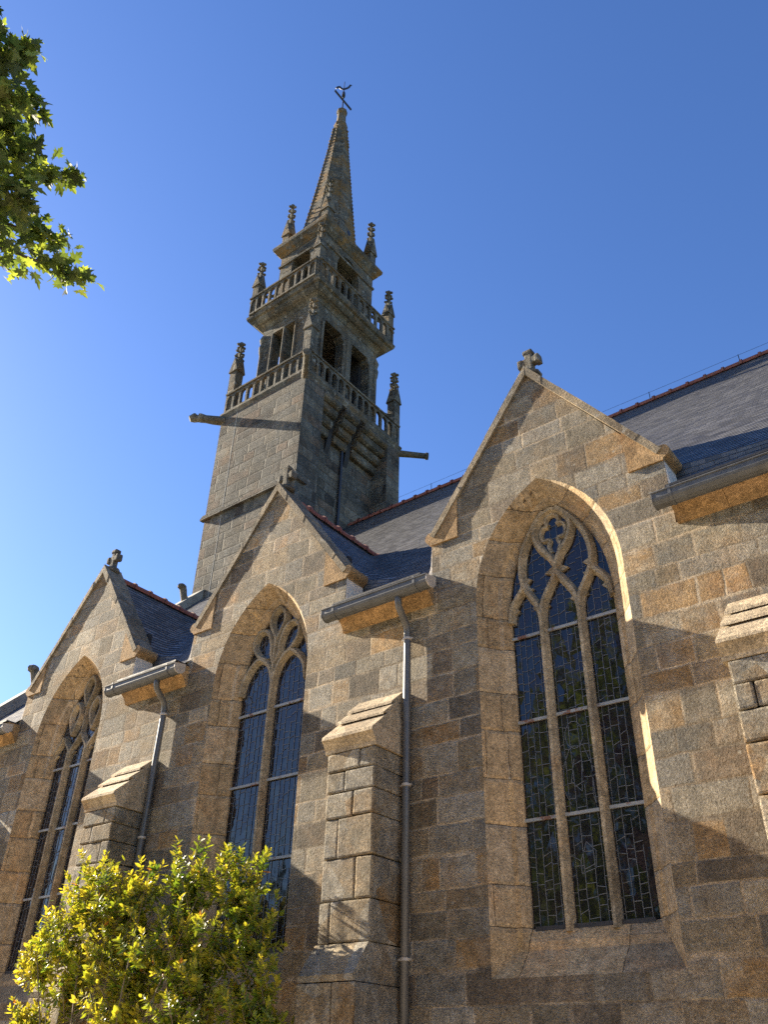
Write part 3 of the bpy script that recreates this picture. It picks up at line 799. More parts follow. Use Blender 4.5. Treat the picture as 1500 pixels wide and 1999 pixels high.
# west gable: end wall, raking coping and the leaning crocket on it
wg = MB(); wg.prism([(0.5, 0.0), (20.4, 0.0), (20.4, 8.4), (RY, RB(RY)+0.1), (0.5, RB(0.5)+0.1)], 'x', XW+0.01, XW+0.45)
wg.build('end_gable', 'gable', church)
wc = MB()
for i in range(12):
    y0 = 0.1 + i*0.82; y1 = y0+0.81
    wc.prism([(y0, RB(y0)-0.1), (y1, RB(y1)-0.1), (y1-0.10, RB(y1)+0.30), (y0-0.10, RB(y0)+0.30)], 'x', XW-0.05, XW+0.50)
wco = wc.build('raking_coping', 'render', church)
def crocket(y):
    c = MB(); z = RB(y)+0.2
    c.tube([(XW+0.22, y-0.05, z), (XW+0.22, y-0.16, z+0.22), (XW+0.22, y-0.22, z+0.42), (XW+0.22, y-0.30, z+0.55)], [0.15, 0.12, 0.13, 0.12], 8)
    c.sphere((XW+0.22, y-0.30, z+0.52), 0.15, 8, 6, 1, 1.2, 0.8)
    return c.build('crocket', 'carved', wco)
crocket(1.95); crocket(6.55)

# ================================================================ bell tower
TX, TY = -19.97, 10.05
tower = thing('bell_tower', 'tall granite bell tower with two balustraded galleries, corner pinnacles and a stone spire', 'bell tower', (TX, TY, 0))
HX, HY = 2.36, 3.05
def TB(mb, x0, x1, y0, y1, z0, z1): mb.box(TX+x0, TX+x1, TY+y0, TY+y1, z0, z1)
def ring_mould(mb, prof, hx, hy):
    """sweep a moulding (out, z) round a rectangle"""
    loops = []
    for o_, z in prof:
        loops.append([(TX-hx-o_, TY-hy-o_, z), (TX+hx+o_, TY-hy-o_, z), (TX+hx+o_, TY+hy+o_, z), (TX-hx-o_, TY+hy+o_, z)])
    mb.rings(loops, True, True)
sh = MB()
REC = 0.82      # depth of the recess in the east face, between two piers
TB(sh, -HX, HX-REC, -HY, HY, 0.0, 24.42)
TB(sh, HX-REC, HX, -HY, -HY+1.13, 0.0, 24.42); TB(sh, HX-REC, HX, HY-0.86, HY, 0.0, 24.42)
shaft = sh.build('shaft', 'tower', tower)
st = MB()
ring_mould(st, [(0.0, 18.9), (0.05, 18.9), (0.05, 19.12), (0.0, 19.12)], HX, HY)
st = MB()
st.prism([(-HX-0.13, 19.34), (HX+0.13, 19.34), (HX+0.13, 19.40), (HX+0.0, 19.52), (-HX, 19.52), (-HX-0.13, 19.40)], 'y', TY-HY-0.13, TY-HY+0.05)
st.v = [(v[0]+TX, v[1], v[2]) for v in st.v]
st.prism([(TY-HY-0.128, 19.342), (TY-HY+0.50, 19.342), (TY-HY+0.50, 19.402), (TY-HY, 19.522)], 'x', TX+HX-0.05, TX+HX+0.132)
st.build('string_course', 'tower', shaft)
sf = MB(); TB(sf, HX-REC, HX-REC+0.10, -HY+1.15, -HY+2.1, 17.35, 17.47); TB(sf, HX-REC, HX-REC+0.08, -HY+2.1, -HY+3.3, 17.0, 17.1)
sf.build('roof_scar', 'tower', shaft)
# corbelled machicolation under the gallery, between the piers
cb = MB()
y0_, y1_ = -HY+1.13, HY-0.86
slots = [(y0_, y0_+1.02), (y0_+1.36, y0_+2.18), (y0_+2.52, y1_)]
for a, b in slots:
    for k in range(4):
        n = 3
        o0 = HX-REC+0.02; out = [0.22, 0.44, 0.66, 0.86][k]; z0 = 22.95+k*0.36
        pr = [(TX+o0-0.05, z0)] + [(TX+o0+out*0.62+out*0.38*math.sin(R(q)), z0+0.17-0.17*math.cos(R(q))) for q in (0, 30, 60, 90)] + [(TX+o0+out, z0+0.35), (TX+o0-0.05, z0+0.35)]
        cb.prism(pr, 'y', TY+a, TY+b)
cb.build('machicolation', 'belfry', tower)
for a, b in ((y0_+1.02, y0_+1.36), (y0_+2.18, y0_+2.52)):
    bb = MB()
    pr = [(TX+HX-REC, 22.35), (TX+HX-REC+0.10, 22.6)] + [(TX+HX-0.02-(REC-0.16)*math.cos(R(q)), 22.75+1.6*math.sin(R(q))) for q in (5, 20, 35, 50, 65, 80)] + [(TX+HX-0.02, 24.42), (TX+HX-REC, 24.42)]
    bb.prism(pr, 'y', TY+a+0.05, TY+b-0.05); bb.build('corbel', 'woodshade', tower)  # near-black brackets for the dark gaps between the coves
dpipe = MB(); dpipe.tube([(TX+HX-REC+0.08, TY+0.15, 16.5), (TX+HX-REC+0.08, TY+0.15, 23.1), (TX+HX-REC+0.35, TY+0.1, 23.5)], 0.06, 10); dpipe.build('rainwater_pipe', 'iron', tower)
LX = TX-0.96*HX+0.85
lc = MB(); lc.box(LX-0.02, LX+0.02, TY-HY-0.004, TY-HY+0.02, 9.0, 19.30); lc.box(LX-0.02, LX+0.02, TY-HY-0.135, TY-HY-0.12, 19.34, 19.42); lc.box(LX-0.02, LX+0.02, TY-HY-0.004, TY-HY+0.02, 19.53, 24.4)
lc.build('lightning_conductor', 'render', tower)
# gallery floor slab
sl1 = MB(); ring_mould(sl1, [(-0.2, 24.42), (0.0, 24.424), (0.03, 24.52), (0.07, 24.60), (0.07, 24.69), (-0.3, 24.69)], HX, HY)
sl1.build('gallery_slab', 'belfry', tower)
def balustrade_panel(length, z0, z1, n, t=0.13, round_=True):
    """pierced stone panel centred on x=0, y from 0 to t"""
    mb = MB(); pitch = length/n; w = pitch*0.74; holes = []
    zt = z1-0.17
    for i in range(n):
        u = -length/2 + pitch*(i+0.5); zb = z0+0.12; r_ = w/2
        sp = zt - 0.10 - r_*1.15
        holes.append([(u-r_, zb), (u+r_, zb)] + [(u+r_*math.cos(R(a)), sp+r_*1.2*math.sin(R(a))) for a in range(0, 181, 30)])
    mb.prism([(-length/2, z0), (length/2, z0), (length/2, zt), (-length/2, zt)], 'y', 0.0, t, holes)
    rl = MB()
    rl.prism([(-0.05, zt+0.003), (t+0.05, zt+0.003), (t+0.06, zt+0.08), (t*0.5+0.05, z1), (t*0.5-0.05, z1), (-0.06, zt+0.08)], 'x', -length/2-0.04, length/2+0.04)
    return mb, rl
def gallery(hx, hy, z0, z1, nx, ny, mat='belfry'):
    for (length, n, px, py, rz) in ((2*hx-0.34, nx, TX, TY-hy, 0), (2*hx-0.34, nx, TX, TY+hy, math.pi), (2*hy-0.34, ny, TX+hx, TY, math.pi/2), (2*hy-0.34, ny, TX-hx, TY, -math.pi/2)):
        p, rl = balustrade_panel(length, z0, z1, n)
        o = p.build('balustrade', mat, tower, (px, py, 0)); o.rotation_euler.z = rz
        rl.build('handrail', mat, o)
gallery(2.42, 3.06, 24.69, 25.85, 11, 14)
# belfry stage: hollow, two openings in each face
BX, BY = 1.62, 2.12
def belfry_wall(hx, z0, z1, opens, t=0.5):
    return [(-hx, z0), (hx, z0), (hx, z1), (-hx, z1)], opens
def rect(a, b, c, d): return [(a, c), (b, c), (b, d), (a, d)]
bel = MB()
o_s = [rect(-0.88, -0.30, 25.2, 29.3), rect(-0.12, 0.46, 25.2, 29.3)]
for s_, yy in ((1, TY-BY), (-1, TY+BY-0.45)):
    q = MB(); q.prism([(-BX, 24.69), (BX, 24.69), (BX, 30.05), (-BX, 30.05)], 'y', yy, yy+0.45, o_s); bel.add([(v[0]+TX, v[1], v[2]) for v in q.v], q.f)
def shoulder(a, b, c, d): return [(a, c), (b, c), (b, d-0.35), (b-0.16, d-0.2), (b-0.16, d), (a+0.16, d), (a+0.16, d-0.2), (a, d-0.35)]
o_e = [shoulder(-1.62, -0.22, 25.2, 29.25), shoulder(0.22, 1.62, 25.2, 29.25)]
for xx in (TX+BX-0.45, TX-BX):
    q = MB(); q.prism([(-BY+0.452, 24.69), (BY-0.452, 24.69), (BY-0.452, 30.05), (-BY+0.452, 30.05)], 'x', xx, xx+0.45, o_e); bel.add([(v[0], v[1]+TY, v[2]) for v in q.v], q.f)
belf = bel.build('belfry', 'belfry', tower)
# corner shafts, jamb rolls and frames of the belfry openings
for sx in (1, -1):
    for sy in (1, -1):
        cs = MB(); cs.lathe([(0.12, 24.7), (0.12, 25.3), (0.09, 25.45), (0.09, 28.4), (0.13, 28.55), (0.16, 28.9), (0.10, 29.05), (0.17, 29.35), (0.08, 29.6)], (TX+sx*(BX-0.03), TY+sy*(BY-0.03), 0), 8); cs.build('corner_shaft', 'carved', belf)
fr = MB()
for a, b in ((-1.62, -0.22), (0.22, 1.62)):
    for yy in (a-0.02, b+0.02): fr.tube([(TX+BX+0.03, TY+yy, 24.75), (TX+BX+0.03, TY+yy, 28.95)], 0.075, 8)
fr.tube([(TX+BX+0.05, TY, 24.75), (TX+BX+0.05, TY, 29.2)], 0.13, 8)
for u in (-0.92, -0.21, 0.50): fr.tube([(TX+u, TY-BY-0.02, 24.75), (TX+u, TY-BY-0.02, 29.35)], 0.06, 8)
fr.box(TX-0.98, TX+0.56, TY-BY-0.07, TY-BY+0.02, 29.32, 29.42)
fr.build('opening_frames', 'carved', belf)
lv = MB()
for k in range(9):
    z = 25.3 + k*0.45
    for a, b in ((-1.55, -0.29), (0.29, 1.55)):
        lv.add([(TX-BX+0.75, TY+a, z), (TX-BX+0.75, TY+b, z), (TX-BX+0.45, TY+b, z+0.40), (TX-BX+0.45, TY+a, z+0.40)], [(0, 1, 2, 3)])
TB(lv, -0.75, 0.75, -BY+0.75, BY-0.75, 24.7, 26.4)  # solid dark blocks added so the openings look shaded inside
TB(lv, -BX+0.46, BX-0.46, 1.45, BY-0.46, 24.7, 29.9)
TB(lv, -0.9, -0.7, -1.3, 1.3, 24.7, 29.9)
lv.build('dark_louvre_infill', 'woodshade', belf)  # louvres and blocks added to shut out the sky behind the openings
for dy in (-0.95, 0.95):
    be = MB(); be.lathe([(0.02, 1.0), (0.18, 0.96), (0.30, 0.75), (0.36, 0.35), (0.52, 0.04), (0.54, 0.0), (0.48, 0.0)], (TX+0.35, TY+dy, 26.9), 16)
    be.build('bell', 'iron', belf, smooth=True)
c2 = MB(); ring_mould(c2, [(-0.05, 29.95), (0.02, 29.95), (0.06, 30.05), (0.12, 30.12), (0.30, 30.20), (0.42, 30.32), (0.46, 30.42), (0.56, 30.46), (0.60, 30.56), (0.62, 30.68), (-0.2, 30.68)], BX, BY)
c2.build('cornice', 'belfry', tower)
gallery(2.20, 2.80, 30.68, 31.88, 10, 12)
# upper stage with an arched opening in each face
UX, UY = 1.40, 1.84
def arch_open(w, z0, zs, h): return [(-w, z0), (w, z0)] + [(w*math.cos(R(a)), zs+h*math.sin(R(a))) for a in range(0, 181, 15)]
ub = MB()
for yy in (TY-UY, TY+UY-0.4):
    q = MB(); q.prism([(-UX, 30.68), (UX, 30.68), (UX, 35.3), (-UX, 35.3)], 'y', yy, yy+0.4, [arch_open(0.62, 31.0, 33.75, 0.95)]); ub.add([(v[0]+TX, v[1], v[2]) for v in q.v], q.f)
for xx in (TX+UX-0.4, TX-UX):
    q = MB(); q.prism([(-UY+0.402, 30.68), (UY-0.402, 30.68), (UY-0.402, 35.3), (-UY+0.402, 35.3)], 'x', xx, xx+0.4, [arch_open(0.80, 31.0, 33.75, 1.05)]); ub.add([(v[0], v[1]+TY, v[2]) for v in q.v], q.f)
ups = ub.build('upper_stage', 'belfry', tower)
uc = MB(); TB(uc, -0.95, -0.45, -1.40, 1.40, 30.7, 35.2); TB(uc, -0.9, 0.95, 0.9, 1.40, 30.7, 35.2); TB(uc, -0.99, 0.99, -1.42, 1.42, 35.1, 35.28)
uc.build('dark_core', 'woodshade', ups)  # dark solid added to stand for the shaded interior
um = MB(); ring_mould(um, [(-0.02, 34.35), (0.06, 34.35), (0.08, 34.45), (-0.02, 34.5)], UX, UY); um.build('string_course', 'belfry', ups)
c3 = MB(); ring_mould(c3, [(-0.05, 35.1), (0.03, 35.1), (0.08, 35.2), (0.18, 35.3), (0.24, 35.45), (0.33, 35.55), (0.36, 35.72), (0.33, 35.8), (-0.3, 35.84)], UX, UY)
c3.build('cornice', 'spire', tower)
# spire
def octring(rx, ry, z, cx=TX, cy=TY):
    k = 0.42
    return [(cx+rx, cy-ry*k, z), (cx+rx, cy+ry*k, z), (cx+rx*k, cy+ry, z), (cx-rx*k, cy+ry, z), (cx-rx, cy+ry*k, z), (cx-rx, cy-ry*k, z), (cx-rx*k, cy-ry, z), (cx+rx*k, cy-ry, z)]
sp = MB()
SPH, SPT = 11.5, 0.72
SPZ = [(35.82, 1.0)] + [(35.82+SPH*i/24, 1.0-SPT*i/24) for i in range(1, 25)]
prof = [octring(1.22*f*(1+random.uniform(-0.008, 0.008)), 1.62*f*(1-0.22*(1-f)/SPT), z) for z, f in SPZ]
sp.rings(prof)
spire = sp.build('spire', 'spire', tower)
for k in range(8):
    ck = MB(); pts, rad = [], []
    for i in range(0, 36*4+1):
        f = i/4/37.0; z = 35.82+SPH*f; q = octring(1.22*(1-SPT*f), 1.62*(1-SPT*f)*(1-0.22*f), z)[k]
        d_ = Vector((q[0]-TX, q[1]-TY, 0)).normalized(); ph = i % 4
        pts.append((q[0]+d_.x*0.005, q[1]+d_.y*0.005, z)); rad.append((0.020, 0.048, 0.058, 0.030)[ph]*random.uniform(0.7, 1.15)*(1.0 if i < 120 else 1.5))
    ck.tube(pts, rad, 6); ck.build('crocketed_rib', 'spire', spire)
fi = MB(); fi.lathe([(0.32, 47.2), (0.39, 47.3), (0.41, 47.5), (0.36, 47.62), (0.29, 47.72), (0.26, 48.3), (0.25, 48.7), (0.31, 48.78), (0.32, 49.0), (0.22, 49.12), (0.05, 49.2)], (TX, TY, 0), 8)
fi.build('spire_cap', 'spire', spire)
for (f, k0, k1, t_) in ((0.05, 7, 0, 0.42), (0.05, 0, 1, 0.35), (0.10, 0, 1, 0.62), (0.05, 6, 7, 0.4), (0.07, 6, 7, 0.62)):
    z = 35.82+SPH*(f+0.02); q = octring(1.22*(1-SPT*(f+0.02)), 1.62*(1-SPT*(f+0.02))*(1-0.22*(f+0.02)), z)
    a, b = Vector(q[k0]), Vector(q[k1]); p = a.lerp(b, t_); nn = Vector(((b-a).y, -(b-a).x, 0.0)).normalized()
    if nn.dot(p-Vector((TX, TY, z))) < 0: nn = -nn
    t2 = (b-a).normalized(); pts = []
    for an in range(0, 360, 30):
        pts.append(p + t2*0.13*math.cos(R(an)) + Vector((0, 0, 0.20*math.sin(R(an)))) + nn*(0.012 - 0.20*0.1*math.sin(R(an))))
    eye = MB(); eye.add(pts, [tuple(range(12))]); eye.build('dark_eyelet_disc', 'iron', spire)  # flat black disc painted for the shade inside a hole
# weathercock on an iron cross
wv = MB(); wv.tube([(TX, TY, 49.0), (TX, TY, 52.3)], [0.045, 0.02], 8)
wv.tube([(TX, TY, 50.75), (TX, TY, 51.1)], [0.11, 0.09], 8)
for dz in (50.62, 50.86): wv.lathe([(0.03, -0.05), (0.10, 0.0), (0.03, 0.05)], (TX, TY, dz), 8)
vane = wv.build('weathervane', 'iron', tower)
ar = MB(); ar.box(TX-0.04, TX+0.04, TY-0.75, TY+0.75, 50.22, 50.34); ar.build('cross_arm', 'iron', vane)
ckm = MB()
sh_ = [(-0.50, 0.34), (-0.40, 0.40), (-0.26, 0.36), (-0.18, 0.20), (-0.10, 0.06), (0.05, 0.02), (0.20, 0.05), (0.30, 0.18), (0.34, 0.30), (0.40, 0.26), (0.48, 0.20), (0.40, 0.12), (0.36, 0.0), (0.24, -0.10), (0.05, -0.14), (-0.12, -0.10), (-0.24, 0.02), (-0.32, 0.16), (-0.40, 0.20), (-0.50, 0.18), (-0.56, 0.26)]
ckm.prism([(a, b) for a, b in sh_], 'y', -0.02, 0.02)
ckm.v = [(TX+v[0]*math.cos(R(25))-v[1]*math.sin(R(25)), TY+v[0]*math.sin(R(25))+v[1]*math.cos(R(25)), 51.55+v[2]) for v in ckm.v]
ckm.build('cock', 'iron', vane)
# pinnacles
def pinnacle(z0, zp, zg, tip, w, tiers, mat):
    h = w/2
    mb = MB(); mb.box(-h, h, -h, h, 0, zp-z0)
    zc = zp-z0; hg = zg-zp
    # four gablets
    f = h*1.28
    for k in range(4):
        rot = Matrix.Rotation(k*math.pi/2, 4, 'Z')
        vs = [Vector((-f, -f, zc-0.05)), Vector((f, -f, zc-0.05)), Vector((0, -f*0.96, zc+hg)), Vector((0, 0, zc+hg))]
        mb.add([rot @ v for v in vs], [(0, 1, 2), (1, 3, 2), (0, 2, 3)])
    mb.add([(-f, -f, zc-0.05), (f, -f, zc-0.05), (f, f, zc-0.05), (-f, f, zc-0.05)], [(0, 3, 2, 1)])
    o = mb.build('pinnacle', mat, tower, recalc=False)
    fb = MB(); T_ = tip-z0
    fb.lathe([(h*0.95, zc+0.05), (h*0.62, zc+hg*0.8), (h*0.40, T_-0.42), (h*0.25, T_-0.2), (0.03, T_)], (0, 0, 0), 4, R(45))
    for i, zt in enumerate(tiers):
        for k in range(4):
            a = k*math.pi/2 + (math.pi/4 if False else 0)
            rr = h*(0.85 if i else 1.0)
            fb.sphere((rr*math.cos(a), rr*math.sin(a), zt-z0), 0.082, 7, 5, 1, 1, 0.8)
            fb.tube([(0, 0, zt-z0-0.04), (rr*math.cos(a), rr*math.sin(a), zt-z0)], 0.045, 5)
    fb.sphere((0, 0, T_-0.12), 0.13, 6, 4, 1, 1, 1.2)
    fb.build('finial', 'carved', o)
    return o
def four(o, dx, dy, z):
    o.location = (TX+dx, TY-dy, z)
    for sx, sy, k in ((1, 1, 1), (-1, 1, 2), (-1, -1, 3)):
        c = copy_part(o); c.location = (TX+sx*dx, TY+sy*dy, z)
four(pinnacle(24.69, 27.15, 27.95, 29.0, 0.40, (28.05, 28.4, 28.8), 'belfry'), 2.18, 2.80, 24.69)
four(pinnacle(30.68, 32.75, 33.45, 34.5, 0.38, (33.85, 34.3), 'belfry'), 1.93, 2.52, 30.68)
four(pinnacle(35.82, 36.85, 37.9, 39.45, 0.42, (37.3, 37.75, 38.3, 38.75, 39.15), 'spire'), 1.30, 1.66, 35.82)
# small flying struts from the corner pinnacles to the stage behind
for sx in (1, -1):
    for sy in (1, -1):
        for (dx, dy, hx, hy, z) in ((2.18, 2.80, BX, BY, 26.35), (1.93, 2.52, UX, UY, 32.15)):
            pts = [(TX+sx*(dx+(hx-dx)*t), TY+sy*(dy+(hy-dy)*t), z + 0.35*t*t) for t in (0, 0.25, 0.5, 0.75, 1.0)]
            fs_ = MB(); fs_.tube(pts, 0.10, 4); fs_.build('flying_strut', 'belfry', tower)
# gargoyles at the gallery corners
for sx, sy, beast in ((-1, -1, True), (1, -1, False), (1, 1, False), (-1, 1, True)):
    gm = MB(); d_ = Vector((sx, sy, 0)).normalized(); b_ = Vector((TX+sx*2.25, TY+sy*2.95, 24.36))
    if beast:
        gm.tube([b_, b_+d_*0.5, b_+d_*0.8+Vector((0, 0, 0.02)), b_+d_*1.0+Vector((0, 0, 0.05)), b_+d_*1.1, b_+d_*1.28+Vector((0, 0, 0.02)), b_+d_*1.45+Vector((0, 0, -0.06))], [0.20, 0.19, 0.17, 0.20, 0.15, 0.20, 0.13], 8)
        gm.sphere(b_+d_*1.05+Vector((0, 0, 0.18)), 0.10, 6, 4); gm.sphere(b_+d_*1.28+Vector((0, 0, 0.17)), 0.09, 6, 4)
    else:
        gm.tube([b_, b_+d_*0.6, b_+d_*1.28, b_+d_*1.30, b_+d_*1.42], [0.16, 0.14, 0.13, 0.165, 0.165], 12)
    gm.build('gargoyle', 'carved', tower)

# ================================================================ plants
def leaf_quads(mb, tints, p, d, n, L, W, curl, t):
    """one folded, pointed leaf: base p, direction d, normal n"""
    s_ = d.cross(n).normalized(); n = s_.cross(d).normalized()
    q = [p, p+d*L*0.30+s_*W*0.42-n*curl*0.1, p+d*L*0.65+s_*W*0.40-n*curl*0.35, p+d*L-n*curl*0.9, p+d*L*0.65-s_*W*0.40-n*curl*0.35, p+d*L*0.30-s_*W*0.42-n*curl*0.1, p+d*L*0.32-n*W*0.16, p+d*L*0.65-n*(W*0.16+curl*0.35)]
    b = len(mb.v); mb.v.extend([tuple(v) for v in q])
    for f in ((0, 1, 6), (1, 2, 7, 6), (2, 3, 7), (0, 6, 5), (6, 7, 4, 5), (7, 3, 4)): mb.f.append(tuple(b+i for i in f))
    tints.extend([t]*8)
def rvec(rng):
    while True:
        v = Vector((rng.uniform(-1, 1), rng.uniform(-1, 1), rng.uniform(-1, 1)))
        if 0.05 < v.length < 1: return v.normalized()

bush = thing('shrub', 'bushy yellow-green shrub with glossy leaves in front of the buttress and windows', 'shrub', (-11.3, -1.6, 0))
def make_bush():
    rng = random.Random(42)
    lf = MB(); lf.tint = []; stb = MB()
    blobs = [(-10.4, -1.35, 4.05, 0.62), (-9.45, -1.25, 3.95, 0.62), (-9.2, -1.2, 3.3, 0.62), (-12.35, -1.5, 4.05, 0.58), (-11.5, -1.5, 3.9, 0.66), (-12.9, -1.5, 3.5, 0.62), (-13.55, -1.4, 3.15, 0.45),
             (-11.9, -1.5, 3.2, 0.75), (-10.9, -1.4, 3.2, 0.80), (-10.0, -1.3, 3.1, 0.80), (-9.0, -1.2, 2.6, 0.55), (-8.8, -1.15, 2.15, 0.50), (-12.6, -1.5, 2.75, 0.5), (-11.2, -1.5, 2.5, 0.65), (-9.9, -1.4, 2.35, 0.65),
             (-13.35, -1.5, 2.30, 0.40), (-12.9, -1.5, 1.95, 0.38), (-9.0, -1.2, 1.5, 0.6), (-13.4, -1.4, 1.4, 0.5), (-10.4, -1.5, 1.7, 0.5)]
    roots = [(-11.3+rng.uniform(-0.5, 0.5), -1.5+rng.uniform(-0.25, 0.25)) for _ in range(9)]
    for bx, by, bz, br in blobs:
        root = min(roots, key=lambda q: abs(q[0]-bx)+rng.random()*0.5)
        nsh = int(rng.choice((52, 64, 72, 80))*br/0.6)
        yb_ = (0.16 if bx < -10.9 else -0.03) + rng.uniform(-0.08, 0.08)  # sunlit left side of the shrub put into the leaf tint
        for k in range(nsh):
            tip = Vector((bx, by, bz)) + rvec(rng)*br*rng.uniform(0.35, 1.15)*Vector((1, 1, 1)).x
            tip.y = by + (tip.y-by)*0.75
            c0 = Vector((bx, by, bz-br*0.8)).lerp(Vector((root[0], root[1], 0.4)), 0.25)
            if k < 1:
                mid = Vector((root[0], root[1], 0)).lerp(tip, 0.55) + Vector((rng.uniform(-0.1, 0.1), rng.uniform(-0.1, 0.1), 0.25))
                stb.tube([(root[0], root[1], 0), tuple(mid*0.5+Vector((root[0], root[1], 0))*0.5+Vector((0, 0, 0.2))), tuple(mid), tuple(tip)], [0.022, 0.017, 0.012, 0.004], 5)
            axis = (tip-c0); al = min(axis.length, 0.55)*rng.uniform(0.45, 1.0); axis = ((tip-Vector((bx, by+0.1, bz-0.25))).normalized()*0.9 + Vector((0, 0, 0.35)) + rvec(rng)*0.45).normalized()
            st0 = tip - axis*al*0.75
            stb.tube([tuple(st0), tuple(tip)], [0.006, 0.003], 4)
            nl = rng.randint(15, 23)
            if rng.random() < 0.07:
                nl = rng.randint(1, 5); stb.tube([tuple(st0-axis*0.25), tuple(tip+axis*0.12)], [0.008, 0.003], 4)
            yl = yb_ + rng.uniform(-0.2, 0.2)
            for i in range(nl):
                f = i/nl; p = st0.lerp(tip, 0.1+0.92*f)
                ang = i*2.4+rng.uniform(-0.4, 0.4)
                a = axis.orthogonal().normalized(); b = axis.cross(a)
                out = (a*math.cos(ang)+b*math.sin(ang))
                d = (out*(1.0-0.5*f) + axis*(0.25+0.7*f) + rvec(rng)*0.25).normalized()
                n = (axis - d*axis.dot(d) + rvec(rng)*0.25).normalized()
                L = rng.choice((0.055, 0.075, 0.09, 0.10, 0.115, 0.14))*rng.uniform(0.9, 1.12)*(1.0-0.2*f)
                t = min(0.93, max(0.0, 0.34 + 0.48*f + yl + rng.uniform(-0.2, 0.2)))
                if rng.random() < 0.008: t = 1.0
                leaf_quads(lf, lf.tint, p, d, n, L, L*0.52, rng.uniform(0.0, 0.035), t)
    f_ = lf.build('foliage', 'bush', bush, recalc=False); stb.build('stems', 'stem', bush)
make_bush()

# maple overhead, its trunk out to the left
tree = thing('maple_tree', 'maple branch with big lobed leaves hanging in at the upper left against the sky', 'tree', (-9.2, -12.5, 0))
def lobed(mb, p, d, n, L, t):
    s_ = d.cross(n).normalized(); n = s_.cross(d).normalized()
    half = [(0.0, 0.0), (0.08, 0.14), (0.30, 0.04), (0.24, 0.22), (0.46, 0.34), (0.34, 0.40), (0.50, 0.62), (0.28, 0.52), (0.15, 0.50), (0.25, 0.72), (0.13, 0.74), (0.10, 0.88)]
    b = len(mb.v)
    ctr = [(0.0, 0.0), (0.0, 0.30), (0.0, 0.60), (0.0, 1.0)]
    fold = random.uniform(0.05, 0.30); droop = random.uniform(0.0, 0.6)
    def P(u, v): return tuple(p + s_*(u*L) + d*(v*L) + n*(abs(u)*fold*L - droop*v*v*L))
    for u, v in ctr: mb.v.append(P(u, v)); mb.tint.append(t)
    for sg in (1, -1):
        h0 = len(mb.v)
        for u, v in half[1:]: mb.v.append(P(sg*u, v)); mb.tint.append(t)
        H = lambda i: h0+i-1
        tri = [(b, H(1), b+1), (H(1), H(2), H(3)), (H(1), H(3), b+1), (H(3), H(4), H(5)), (H(3), H(5), b+1), (b+1, H(5), H(7)), (H(5), H(6), H(7)), (b+1, H(7), H(8)), (b+1, H(8), b+2), (b+2, H(8), H(9)), (b+2, H(9), H(10)), (b+2, H(10), H(11)), (b+2, H(11), b+3)]
        mb.f.extend(tri if sg > 0 else [q[::-1] for q in tri])
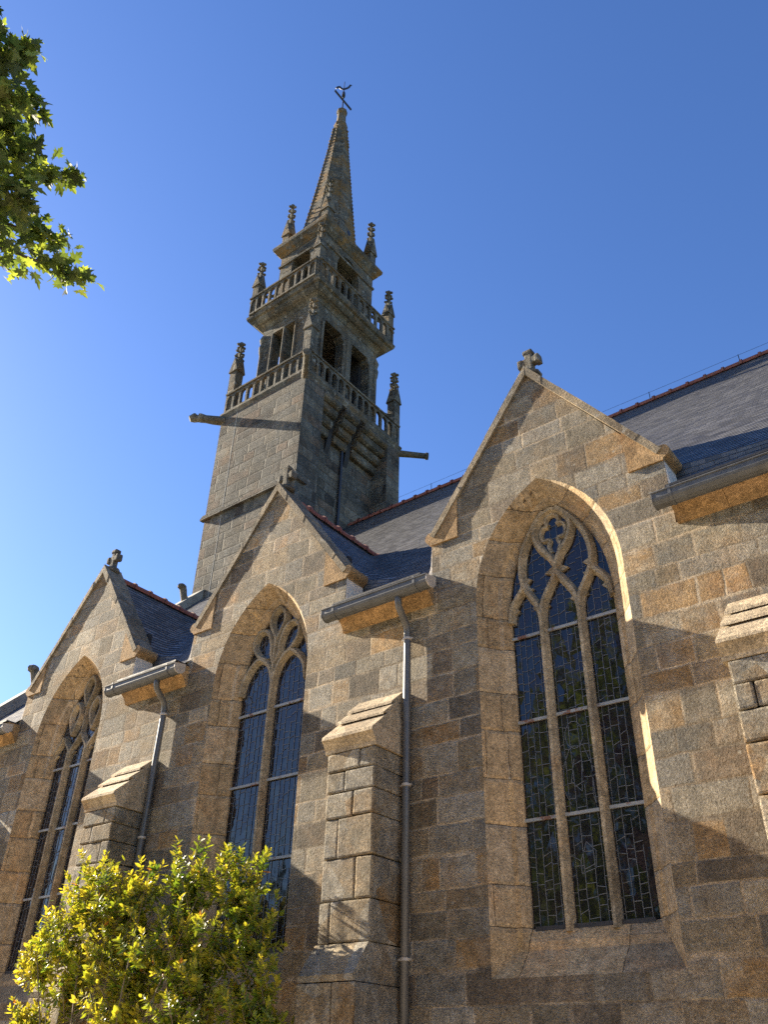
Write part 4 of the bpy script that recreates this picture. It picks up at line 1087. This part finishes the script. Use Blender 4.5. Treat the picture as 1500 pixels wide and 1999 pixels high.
def make_maple():
    rng = random.Random(99); random.seed(5)
    tb = MB(); lf = MB(); lf.tint = []
    C0 = Vector((0, -10, 1.6))
    tb.tube([(-9.2, -12.5, 0), (-9.15, -12.45, 1.0), (-9.1, -12.3, 4.0), (-9.0, -12.2, 8.0), (-8.9, -12.1, 12.0)], [0.34, 0.27, 0.23, 0.18, 0.09], 12)
    F_ = 1650.0
    def at(px, py, d):
        v = r2*((px-750)/F_) - u2*((py-999.5)/F_) + fw
        return C0 + v.normalized()*d
    # branches given as real points in front of the camera's left edge, each 6 to 8 m away
    brs = [((-420, 20), (-150, 60), (60, 100), 7.2), ((-450, 120), (-160, 150), (85, 215), 7.6), ((-460, 300), (-180, 280), (60, 300), 7.0),
           ((-460, 330), (-120, 330), (140, 345), 7.3), ((-470, 420), (-140, 395), (130, 470), 7.1), ((-470, 440), (-160, 430), (165, 540), 6.8),
           ((-460, 200), (-200, 220), (40, 190), 6.6), ((-470, 380), (-200, 420), (10, 450), 7.5), ((-440, 60), (-200, 80), (20, 120), 6.8), ((-470, 350), (-190, 350), (50, 390), 6.5),
           ((-480, 700), (-260, 640), (-170, 600), 7.0), ((-450, -120), (-220, -80), (-20, 40), 7.4), ((-470, 250), (-150, 240), (30, 250), 7.9), ((-470, 500), (-250, 470), (-10, 400), 6.9)]
    for a, m_, e, d in brs:
        A, Mp, E = at(*a, d+0.6), at(*m_, d+0.2), at(*e, d)
        tp = Vector((-9.05, -12.25, rng.uniform(4.5, 7.5)))
        pts = [tp, tp.lerp(A, 0.6)+Vector((0, 0, 0.4)), A, Mp, E]
        tb.tube([tuple(q) for q in pts], [0.075, 0.05, 0.03, 0.014, 0.004], 6)
        for i in range(300):
            f = rng.random()**0.8
            p = A.lerp(Mp, min(1, f*2)) if f < 0.5 else Mp.lerp(E, (f-0.5)*2)
            p = p + rvec(rng)*rng.uniform(0.02, 0.34 if f < 0.85 else 0.13)
            dr = ((E-A).normalized()*0.6 + rvec(rng)*0.9 + Vector((0, 0, -0.45))).normalized()
            n = (Vector((0, 0, 1)) + rvec(rng)*0.75).normalized()
            if abs(n.dot(dr)) > 0.9: continue
            lobed(lf, p, dr, n, rng.uniform(0.085, 0.145), rng.random())
    # the rest of the crown stands behind the viewpoint
    for i in range(5200):
        v = rvec(rng)*rng.uniform(0.55, 1.0)**0.6
        p = Vector((-10.0+v.x*7.0, -17.6+v.y*4.6, 9.6+v.z*6.8))
        if p.y > -12.2: continue
        dr, n = rvec(rng), rvec(rng)
        if abs(n.dot(dr)) > 0.9: continue
        lobed(lf, p, dr, n, rng.uniform(0.40, 0.70), rng.random())
    tk = tb.build('trunk', 'bark', tree); lf.build('crown', 'maple', tree, recalc=False)
make_maple()

# wood across the churchyard behind the viewpoint: what the glass mirrors low down
def make_wood():
    rng = random.Random(3); mb = MB(); mb.tint = []
    for i in range(46):
        x = -62 + i*2.3 + rng.uniform(-1, 1); y = -38 + rng.uniform(-4, 4) - max(0, x)*0.1; H_ = rng.uniform(11, 16)
        for k in range(190):
            v = rvec(rng)*rng.uniform(0.5, 1.0)
            p = Vector((x+v.x*2.6, y+v.y*2.2, H_*0.52+v.z*H_*0.48))
            d = rvec(rng); n = rvec(rng)
            if abs(d.dot(n)) > 0.95: continue
            leaf_quads(mb, mb.tint, p, d, n, rng.uniform(0.7, 1.3), rng.uniform(0.5, 0.9), 0.1, rng.random())
    o = mb.build('woodland', 'wood', None, recalc=False)
    o['kind'] = 'stuff'; o['label'] = 'dark wood across the churchyard mirrored in the lower window glass'; o['category'] = 'trees'
make_wood()
